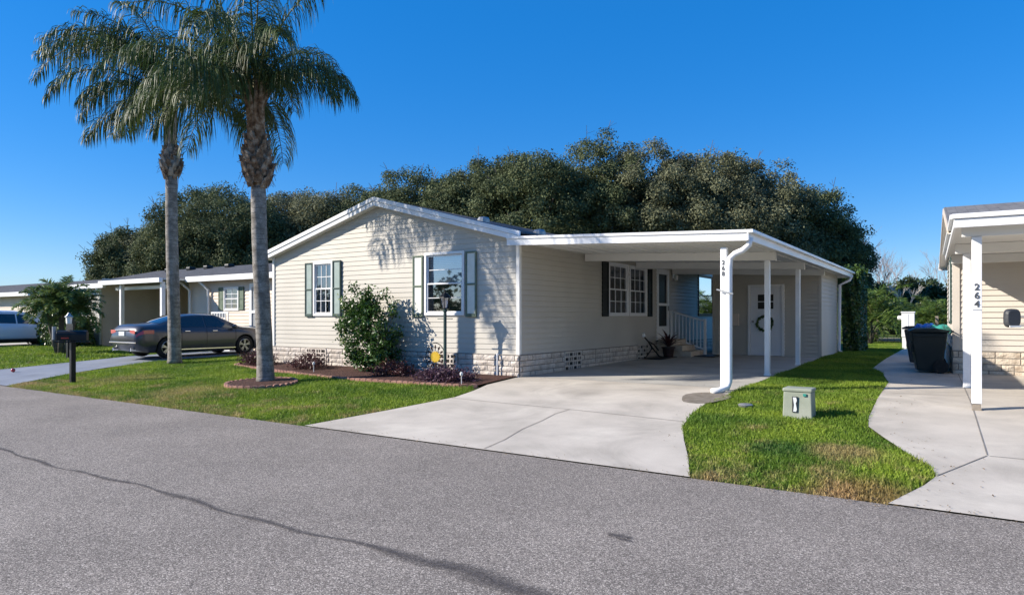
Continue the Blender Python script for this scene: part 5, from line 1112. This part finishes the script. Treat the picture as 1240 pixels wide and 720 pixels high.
P = (cl2[:6][:, None]+rg.normal(0, 1, (6, 26, 3))*np.array([.14, .08, .14])).reshape(-1, 3); P = np.concatenate([P, c[rg.integers(0, 105, 14)]+rg.normal(0, .1, (14, 3))-np.array([0, .12, 0])])
V, F = leafquads(P, rg.normal(0, 1, P.shape)+np.array([-.3, -.6, .5]), .07, .6, .6); npmesh('pale_leaves', V, F, M['shrub_w'], r)
m_ = MB()
for k in range(26):
    q = Vector(c[k*5 % len(c)]); b0 = Vector((-11.2+random.uniform(-.15, .15), 11.25, g(11.1))); m_.tube([b0, b0.lerp(q, .5)+Vector((0, 0, .15)), q], [.016, .011, .005], 5)
m_.build('stems', M['bark'], r)

# ------------------------------------------------------------------ yard things
lp = thing('lamp_post', 'dark lantern lamp post standing in the flower bed before the right front window', 'lamp post', (-9.03, 11.05, g(11.05)+.03))
m_ = MB(); z0 = g(11.05); m_.lathe([(.055, z0), (.055, z0+.25), (.034, z0+.30), (.034, 1.36), (.05, 1.38), (.05, 1.41), (.025, 1.43)], (-9.03, 11.05, 0), 12); m_.build('post', M['shutter_g'], lp, smooth=False)
m_ = MB(); m_.tube([(-9.03-.20, 11.05, 1.22), (-9.03+.20, 11.05, 1.22)], .010, 6); m_.build('ladder_bar', M['shutter_g'], lp)
m_ = MB(); hw_ = lambda z: .055+.045*(z-1.44)/.22
for k in range(6):
    a, b_ = k*math.pi/3, (k+1)*math.pi/3; m_.bar((-9.03+.06*math.cos(a), 11.05+.06*math.sin(a), 1.44), (-9.03+.105*math.cos(a), 11.05+.105*math.sin(a), 1.66), .012, .012)
m_.lathe([(.03, 1.42), (.065, 1.43), (.065, 1.445)], (-9.03, 11.05, 0), 6); m_.lathe([(.14, 1.655), (.135, 1.675), (.06, 1.75), (.02, 1.77), (.015, 1.80), (.025, 1.815), (.004, 1.83)], (-9.03, 11.05, 0), 6)
ln = m_.build('lantern', M['black'], lp); m_ = MB(); m_.lathe([(.05, 1.446), (.095, 1.654)], (-9.03, 11.05, 0), 6, caps=False); m_.build('lantern_glass', M['glass'], ln)
m_ = MB(); m_.lathe([(.012, 1.446), (.014, 1.52), (.02, 1.56), (.012, 1.60), (.002, 1.61)], (-9.03, 11.05, 0), 8); m_.build('bulb', M['metal_g'], ln, smooth=True)
sn = thing('sun_ornament', 'yellow sun face inside a dark ring on a stake, left of the lamp post', 'garden ornament', (-9.42, 11.2, g(11.2)+.03))
c0 = Vector((-9.42, 11.2, .40)); A_ = Vector((.97, .24, 0)).normalized(); Z_ = Vector((0, 0, 1)); B_ = A_.cross(Z_)
circ = lambda r_, n, k: c0+A_*(r_*.75*math.cos(2*math.pi*k/n))+Z_*(r_*math.sin(2*math.pi*k/n))
m_ = MB(); m_.tube([circ(.30, 32, k) for k in range(33)], .009, 6, caps=False); m_.tube([c0-Z_*.30, Vector((c0.x, c0.y, g(11.2)))], .008, 6); rg_ = m_.build('ring', M['black'], sn)
m_ = MB(); pts_ = [];
for k in range(32): pts_.append(c0+A_*((.135 if k % 2 else .10)*math.cos(2*math.pi*k/32))+Z_*((.135 if k % 2 else .10)*math.sin(2*math.pi*k/32))-B_*.01)
m_.prism(pts_, B_*.02); m_.build('sun_face', M['yellow'], sn, bevel=.004)
m_ = MB()
for k in range(12): t = 2*math.pi*k/12; d = A_*math.cos(t)*.8+Z_*math.sin(t); p, q = c0+d*.15, c0+d*.27; s_ = (A_*-math.sin(t)+Z_*math.cos(t))*.025; m_.prism([p, p.lerp(q, .5)+s_, q, p.lerp(q, .5)-s_], B_*.006); m_.build('petal', M['pot'], sn); m_ = MB()
m_ = MB()
for k in range(6): t = 2*math.pi*k/6; m_.lathe([(.045, 0), (.05, .012)], tuple(c0+(A_*math.cos(t)+Z_*math.sin(t))*.0), 4) if k < 0 else None
m_ = MB(); m_.lathe([(.014, 0), (.016, .44), (.02, .45), (.02, .49)], (-8.12, 11.66, g(11.6)), 8); m_.tube([(-8.12, 11.66, .47), (-8.12, 11.72, .47)], .014, 6)
tag(m_.build('water_pipe', M['white']), 'white upright water pipe against the block base near the house corner', 'pipe')
for (x, y, lb) in ((-14.55, 10.85, 'white garden stake light left of the left vent block'), (-12.6, 10.6, 'white garden stake light between the vent block and the green shrub'), (-8.05, 10.35, 'pale garden stake light at the driveway end of the bed')):
    m_ = MB(); m_.lathe([(.008, 0), (.008, .20), (.03, .205), (.034, .25), (.01, .27)], (x, y, g(y)), 10); tag(m_.build('stake_light', M['lens']), lb, 'garden light')
# pedestal in the grass
ub = thing('utility_pedestal', 'weathered green utility box standing in the grass strip between the driveways', 'utility box', (-1.84, 9.84, g(9.84)), 0)
x0, x1, y0, y1, z0, z1 = -2.02, -1.67, 9.70, 9.98, g(9.8)-.02, g(9.8)+.40
m_ = MB(); m_.v = []; e_ = .012
m_.add([(x0-e_, y0-e_, z0), (x1+e_, y0-e_, z0), (x1+e_, y1+e_, z0), (x0-e_, y1+e_, z0), (x0, y0, z1-.05), (x1, y0, z1-.05), (x1, y1, z1-.05), (x0, y1, z1-.05)], [(3, 2, 1, 0), (4, 5, 6, 7), (0, 1, 5, 4), (1, 2, 6, 5), (2, 3, 7, 6), (3, 0, 4, 7)])
m_.build('body', M['green_box'], ub, bevel=.012); m_ = MB(); m_.box(x0-.012, x1+.012, y0-.012, y1+.012, z1-.049, z1); m_.build('lid', M['green_box'], ub, bevel=.014)
m_ = MB(); m_.box(x0+.115, x0+.180, y0-.022, y0-.009, z0+.10, z1-.11); lt = m_.build('warning_label', M['bin2'], ub); m_ = MB(); m_.prism([(x0+.125, y0-.0245, z1-.12), (x0+.165, y0-.0245, z1-.12), (x0+.175, y0-.0245, z1-.16), (x0+.160, y0-.0245, z1-.20), (x0+.175, y0-.0245, z0+.14), (x0+.165, y0-.0245, z0+.11), (x0+.130, y0-.0245, z0+.11), (x0+.140, y0-.0245, z0+.2), (x0+.128, y0-.0245, z0+.28)], (0, .002, 0)); m_.build('label_marking', M['plate'], lt)
m_ = MB(); m_.box(x1-.10, x1-.06, y0-.018, y0-.009, z1-.10, z1-.065); m_.build('badge', M['tarp_g'], ub)
m_ = MB(); m_.lathe([(.0, .0), (.10, .0), (.11, .03), (.08, .045), (.0, .05)], (-2.68, 10.3, g(10.3)), 14); tag(m_.build('valve_cover', M['metal_g']), 'small grey valve cover half hidden in the grass near the numbered carport post', 'cover')
# mailbox
mbx = thing('mailbox', 'black mailbox on a dark post at the road edge', 'mailbox', (-16.95, 7.34, g(7.34)))
m_ = MB(); m_.box(-17.0, -16.9, 7.29, 7.39, g(7.3), .72); m_.build('post', M['black'], mbx, bevel=.006)
dM = Vector((.25, -.97, 0)).normalized(); sM = Vector((-dM.y, dM.x, 0)); cM = Vector((-16.95, 7.34, .72))
m_ = MB(); dM = Vector((-.62, -.78, 0)); sM = Vector((.78, -.62, 0)); pr_ = [(-.10, 0), (.10, 0), (.10, .13)]+[(.10*math.cos(t), .13+.10*math.sin(t)) for t in [math.pi*k/8 for k in range(1, 8)]]+[(-.10, .13)]
m_.prism([cM+sM*a_+Vector((0, 0, b_))+dM*.30 for a_, b_ in pr_], dM*-.60); bx = m_.build('box', M['black'], mbx, bevel=.006)
m_ = MB(); m_.bar(cM+dM*.34-Vector((0, 0, .03)), cM-dM*.34-Vector((0, 0, .03)), .16, .03); m_.build('shelf', M['black'], mbx)
m_ = MB(); m_.bar(cM+dM*.05+sM*-.0+Vector((0, 0, .24)), cM+dM*.05+Vector((0, 0, .38)), .30, .012); m_.build('name_plate', M['black'], mbx)
m_ = MB(); m_.bar(cM+sM*.105+dM*.2+Vector((0, 0, .06)), cM+sM*.105+dM*.05+Vector((0, 0, .06)), .012, .03); m_.build('flag', M['redlens'], mbx)
m_ = MB(); q = cM-sM*.05+dM*.38; m_.tube([q+Vector((0, 0, .02)), q+Vector((0, 0, .32))], .045, 10); m_.build('newspaper_tube', M['metal_g'], mbx)
l2 = thing('lamp_post', 'black lamp post with a pale lantern behind the mailbox, beside the small date palm', 'lamp post', (-23.9, 10.24, g(10.24)))
m_ = MB(); z0 = g(10.24); m_.box(-23.96, -23.84, 10.18, 10.30, z0, 1.02); m_.build('post', M['black'], l2); m_ = MB(); m_.lathe([(.06, 1.02), (.08, 1.06), (.09, 1.24), (.11, 1.26)], (-23.9, 10.24, 0), 6); ln = m_.build('lantern_glass', M['lens'], l2)
m_ = MB(); m_.lathe([(.13, 1.261), (.07, 1.32), (.02, 1.40)], (-23.9, 10.24, 0), 6); m_.build('lantern_cap', M['metal_g'], ln)
m_ = MB(); m_.lathe([(0, -.055), (.038, -.04), (.055, 0), (.038, .04), (0, .055)], (-21.06, 7.67, g(7.67)+.068), 14); tag(m_.build('ball', M['redlens'], smooth=True), 'small red ball lying on the blue-grey driveway', 'ball')
# meter pedestal
mp_ = thing('meter_pedestal', 'white electric meter pedestal on two legs at the end of the narrow walk', 'meter box', (-1.62, 27.9, g(27.9)))
gz = g(27.9); m_ = MB(); m_.box(-1.80, -1.40, 27.8, 28.0, gz+.42, gz+1.28); m_.build('cabinet', M['white'], mp_, bevel=.01)
m_ = MB(); m_.box(-1.82, -1.38, 27.78, 28.02, gz+1.281, gz+1.32); m_.box(-1.605, -1.59, 27.79, 27.799, gz+.46, gz+1.24); m_.build('cap', M['white'], mp_, bevel=.004)
for x in (-1.74, -1.50): m_ = MB(); m_.box(x-.04, x+.09, 27.82, 27.98, gz, gz+.419); m_.build('leg', M['white'], mp_)
m_ = MB(); m_.lathe([(.08, -.0), (.08, -.10), (.05, -.13)], (-1.80, 27.9, gz+1.1), 14, 'x'); m_.build('meter', M['lens'], mp_)
# wheelie bins
def bin_(loc, rot, label, mat, lid=True):
    r = thing('wheelie_bin', label, 'rubbish bin', (0, 0, 0)); m_ = MB()
    a = [(-.24, -.26), (.24, -.26), (.24, .26), (-.24, .26)]; b_ = [(-.36, -.31), (.33, -.31), (.33, .31), (-.36, .31)]
    m_.add([(x, y, .05) for x, y in a]+[(x, y, .90) for x, y in b_], [(3, 2, 1, 0), (4, 5, 6, 7), (0, 1, 5, 4), (1, 2, 6, 5), (2, 3, 7, 6), (3, 0, 4, 7)]); m_.build('body', M[mat], r, bevel=.03)
    m_ = MB(); m_.prism([(-.40, -.34, .905), (.36, -.34, .905), (.36, -.34, .95), (.1, -.34, 1.0), (-.3, -.34, .985), (-.40, -.34, .94)], (0, .68, 0)); m_.build('lid', M[mat], r, bevel=.015)
    m_ = MB(); m_.tube([(.38, -.26, .88), (.44, -.26, .93), (.44, .26, .93), (.38, .26, .88)], .016, 6); m_.build('handle', M[mat], r)
    m_ = MB(); m_.box(-.33, .30, -.325, .325, .80, .86); m_.box(-.355, -.30, -.12, .12, .45, .70); m_.build('rim_band', M[mat], r, bevel=.01)
    for s_ in (1, -1): m_ = MB(); m_.lathe([(.14, s_*.29), (.15, s_*.30), (.15, s_*.345), (.10, s_*.35), (.03, s_*.34)], (.20, 0, .15), 20, 'y'); m_.build('wheel', M['tyre'], r)
    r.scale = (.95, .95, .95); r.location = (*loc, g(loc[1])+.012); r.rotation_euler = (0, 0, R(rot)); return r
bin_((-.60, 17.05), 8, 'near dark green wheeled bin on the narrow walk, its wheel facing the viewer', 'bin')
bin_((-.62, 17.95), 2, 'second dark wheeled bin, behind the near one and under the crumpled sheets', 'bin')
bin_((-.80, 19.4), -12, 'dark grey wheeled bin farthest down the walk, left of the others', 'bin2')
def crumple(loc, rx, ry, h_, mat, label, seed):
    rg = random.Random(seed); n = 14; vs = []; fs = []
    for i in range(n+1):
        for j in range(n+1):
            u, v = i/n*2-1, j/n*2-1; q = math.hypot(u, v); z = h_*(1-.55*q*q)+.05*mnoise.noise(Vector((u*2.3+seed, v*2.3, 0)))-max(0, q-.8)*.25; vs.append((loc[0]+u*rx+.03*rg.random(), loc[1]+v*ry+.03*rg.random(), loc[2]+z))
    for i in range(n):
        for j in range(n): a = i*(n+1)+j; fs.append((a, a+1, a+n+2, a+n+1))
    o = MB().add(vs, fs).build('plastic_sheet', M[mat]); s = o.modifiers.new('s', 'SOLIDIFY'); s.thickness = .01; tag(o, label, 'plastic sheet')
crumple((-.72, 18.0, 1.04), .22, .22, .06, 'tarp_b', 'crumpled blue plastic sheet on top of the bins', 2); crumple((-.42, 17.7, 1.02), .20, .28, .05, 'tarp_g', 'crumpled teal plastic sheet on top of the bins, against the wall', 5)
# porch plants and ornament
pp = thing('potted_plant', 'spiky dark-leaved plant in a brown pot at the foot of the entry steps', 'potted plant', (-7.05, 18.75, g(18.75)))
gz = g(18.75)+.012; m_ = MB(); m_.lathe([(.13, 0), (.17, .26), (.20, .27), (.20, .31), (.17, .31), (.16, .27)], (-7.05, 18.75, gz), 18, caps=True); m_.build('pot', M['pot'], pp)
rg = np.random.default_rng(5)
for k in range(26):
    a = k*2.4; e_ = R(78-50*(k/26)); L = rg.uniform(.45, .75); n = 5; pts_ = []; cur = np.array([-7.05, 18.75, gz+.30]); ee = e_
    for i in range(n): pts_.append(cur.copy()); cur = cur+np.array([math.cos(ee)*math.cos(a), math.cos(ee)*math.sin(a), math.sin(ee)])*L/(n-1); ee -= R(16)
    Pn = np.array(pts_)[:, None]; W = np.array([.012, .03, .035, .025, .003])[:, None]; V, F = ribbon(Pn, W, np.array([[-math.sin(a), math.cos(a), .15]])); 
    if k == 0: VV, FF = [V], [F]; off = len(V)
    else: VV.append(V); FF.append(F+off); off += len(V)
npmesh('leaves', np.concatenate(VV), np.concatenate(FF), M['maroon'], pp); m_ = MB(); m_.tube([(-7.05, 18.75, gz+.2), (-7.04, 18.75, gz+.45)], .03, 7); m_.build('stem', M['bark'], pp)
m_ = MB(); q = Vector((-7.30, 18.15, g(18.1)+.012)); m_.tube([q+Vector((-.1, -.35, .62)), q+Vector((-.05, -.2, .50)), q+Vector((0, .0, .30)), q+Vector((.12, .22, .06)), q+Vector((.22, .40, .01))], .022, 7); m_.tube([q+Vector((-.05, -.2, .5)), q+Vector((.0, .1, .40)), q+Vector((.05, .35, .22))], .018, 7); m_.tube([q+Vector((0, 0, .3)), q+Vector((-.1, -.1, .1)), q+Vector((-.1, -.3, .01))], .016, 7)
orn = m_.build('garden_ornament', M['black']); tag(orn, 'dark curved metal ornament with a pale head beside the potted plant', 'garden ornament')
m_ = MB(); m_.lathe([(0, -.06), (.045, -.04), (.055, 0), (.03, .06), (0, .075)], tuple(q+Vector((-.1, -.38, .66))), 10); h_ = m_.build('head', M['lens'], orn, smooth=True)
for (x, y, a, b_, lb) in ((-7.15, 18.35, .28, .62, 'dark doormat under the potted plant'), (-6.2, 19.9, .30, .55, 'dark doormat at the foot of the entry steps')):
    m_ = MB(); m_.box(x-a, x+a, y-b_, y+b_, g(y)+.018, g(y)+.036); tag(m_.build('doormat', M['black'], bevel=.005), lb, 'doormat')

# ------------------------------------------------------------------ grass
def inside(P, poly):
    x, y = P[:, 0], P[:, 1]; c = np.zeros(len(P), bool); n = len(poly)
    for i in range(n):
        x0, y0 = poly[i]; x1, y1 = poly[(i+1) % n]
        m_ = ((y0 > y) != (y1 > y)) & (x < (x1-x0)*(y-y0)/((y1-y0) or 1e-9)+x0); c ^= m_
    return c
gA = np.array([a for a, _ in BR]); gB = np.array([b for _, b in BR])
def lawn(name, poly, dens, hmin, hmax, w, label, holes=()):
    xs_ = [p[0] for p in poly]; ys_ = [p[1] for p in poly]; A = (max(xs_)-min(xs_))*(max(ys_)-min(ys_)); n = int(A*dens)
    P = np.stack([RNG.uniform(min(xs_), max(xs_), n), RNG.uniform(min(ys_), max(ys_), n)], 1); k = inside(P, poly)
    for h_ in holes: k &= ~inside(P, h_)
    P = P[k]; n = len(P); z = np.interp(P[:, 1], gA, gB)-.02
    a = RNG.uniform(0, 6.283, n); hh = RNG.uniform(hmin, hmax, n)*(.8+.3*np.sin(P[:, 0]*1.7)*np.cos(P[:, 1]*2.1)); B = np.stack([P[:, 0], P[:, 1], z], 1)
    sd = np.stack([np.cos(a), np.sin(a), 0*a], 1)*w*RNG.uniform(.7, 1.3, (n, 1)); ln = RNG.normal(0, .45, (n, 3)); ln[:, 2] = 1; ln = norm(ln)*hh[:, None]; b2 = RNG.normal(0, .5, (n, 3)); b2[:, 2] = .55; tip = ln+norm(b2)*hh[:, None]*.7
    V = np.stack([B-sd, B+sd, B+ln+sd*.8, B+ln-sd*.8, B+tip], 1).reshape(-1, 3); i = np.arange(n)*5
    F = np.concatenate([np.stack([i, i+1, i+2, i+3], 1), np.stack([i+3, i+2, i+4, i+4], 1)]); 
    T = np.concatenate([np.stack([i, i+1, i+2], 1), np.stack([i, i+2, i+3], 1), np.stack([i+3, i+2, i+4], 1)])
    o = npmesh(name, V, T, M['grass']); tag(o, label, 'grass', kind='stuff'); return o
bed = EDG+[(-7.66, 11.74), (-16.25, 11.74)]; ring = [(RC[0]+(RR+.07)*math.cos(t), RC[1]+(RR*.85+.07)*math.sin(t)) for t in [k*math.pi/12 for k in range(24)]]
lawn('grass', [(-17.85, 6.36)]+[(x-.03, y) for x, y in DRL[:3]]+[(-7.5, 10.0), (-7.75, 10.3)]+[(-7.75, 11.7), (-15.7, 11.7), (-15.7, 20), (-19.3, 20)]+[(x+.04, y) for x, y in LN[::-1][1:]], 2600, .03, .065, .005, 'short green lawn in front of the house, strawy along the road', holes=[bed, ring])
isl = [(x+.0, y) for x, y in DRR[::-1]]+[(-3.28, 20.9), (-3.28, 24), (-3.1, 30), (-3.1, 33)]+[(-1.75, 33)]+[(x-.01, y) for x, y in L264[::-1]]
lawn('grass', isl, 4200, .03, .068, .0048, 'green grass strip between the two concrete driveways with brown patches')
lawn('grass', [(-24, 6.4)]+[(-22.95, 6.4), (-22.45, 7.6), (-22.4, 10.7), (-22.5, 14.5), (-29.3, 14.2), (-33.3, 14.2), (-33.3, 6.4)], 500, .04, .09, .010, 'sunny green lawn beyond the blue-grey driveway')
lawn('grass', [(-7, 33), (2, 33), (2, 28.2), (-1.6, 28.2), (-1.75, 30), (-3.1, 33)], 300, .04, .09, .012, 'sunlit grass at the end of the side yard')

# fallen leaves and grit on the paving, thickest along the edges
def litter(name, label, pts_, n, sp, size, mat):
    seg = [(Vector(a), Vector(b)) for a, b in zip(pts_, pts_[1:])]; P = []
    for k in range(n):
        a, b = seg[RNG.integers(0, len(seg))]; q = a.lerp(b, RNG.uniform(0, 1)); P.append((q.x+RNG.normal(0, sp), q.y+RNG.normal(0, sp)))
    P = np.array(P); z = np.interp(P[:, 1], gA, gB)+.022; P = np.column_stack([P, z]); N = np.tile([0, 0, 1.], (n, 1)); V, F = leafquads(P, N, size, .5, .25); tag(npmesh(name, V, F, M[mat]), label, 'litter', kind='stuff')
M['deadleaf'] = mottled('dead_leaves', [(.10, .06, .03), (.24, .16, .08)], scale=9, rough=.9)
litter('fallen_leaves', 'dry leaf bits scattered along the road edge and the paving edges', [(-18, 6.36), (-7.8, 6.38), (-2.2, 6.38), (-.5, 6.38), (3, 6.4)], 700, .10, .022, 'deadleaf')
litter('fallen_leaves', 'dry leaf bits on the driveway beside the lawn', [(-7.8, 6.5), (-7.45, 8.5), (-7.4, 10), (-7.2, 12), (-3.4, 12), (-3.1, 9), (-2.3, 6.6)], 160, .22, .024, 'deadleaf')
litter('fallen_leaves', 'dry leaf bits on the walk next door', [(-.4, 6.7), (.0, 8), (-.7, 9.5), (-.9, 12), (-1, 16)], 120, .15, .024, 'deadleaf')

# ------------------------------------------------------------------ camera, sun, sky
cam = bpy.data.cameras.new('camera'); co = bpy.data.objects.new('camera', cam); COL.objects.link(co); scene.camera = co
co.location = (0, 0, 1.25); co.rotation_euler = (R(90), 0, math.atan(545/820)); cam.sensor_width = 36; cam.lens = 36*820/1240; cam.shift_y = 24/1240; cam.clip_end = 2000; cam.clip_start = .05
EL = R(29); AZ = R(180+52)       # compass-like azimuth of the sun, clockwise from +Y
sv = Vector((math.sin(AZ)*math.cos(EL), math.cos(AZ)*math.cos(EL), math.sin(EL)))
su = bpy.data.lights.new('sun', 'SUN'); su.energy = 4.8; su.angle = R(.53); su.color = (1, .915, .80); so = bpy.data.objects.new('sun', su); COL.objects.link(so); so.rotation_euler = sv.to_track_quat('Z', 'Y').to_euler()
w = bpy.data.worlds.new('World'); scene.world = w; w.use_nodes = True; t = w.node_tree; bg = t.nodes['Background']; sk = t.nodes.new('ShaderNodeTexSky'); sk.sky_type = 'NISHITA'; sk.sun_disc = False
sk.sun_elevation = EL; sk.sun_rotation = AZ; sk.air_density = 1.0; sk.dust_density = .15; sk.ozone_density = 4.0; sk.altitude = 0
hs = t.nodes.new('ShaderNodeHueSaturation'); hs.inputs['Saturation'].default_value = 1.40; hs.inputs['Hue'].default_value = .508
t.links.new(sk.outputs[0], hs.inputs['Color']); mxs = t.nodes.new('ShaderNodeMixRGB'); mxs.inputs[0].default_value = .45; mxs.inputs[2].default_value = (.20, 1.62, 4.8, 1); t.links.new(hs.outputs[0], mxs.inputs[1]); t.links.new(mxs.outputs[0], bg.inputs['Color']); bg.inputs['Strength'].default_value = .10
scene.view_settings.view_transform = 'Standard'; scene.view_settings.look = 'None'; scene.view_settings.gamma = 1; scene.view_settings.exposure = .8
scene.view_settings.use_curve_mapping = False
scene.cycles.max_bounces = 8; scene.cycles.transparent_max_bounces = 12; scene.cycles.use_denoising = True
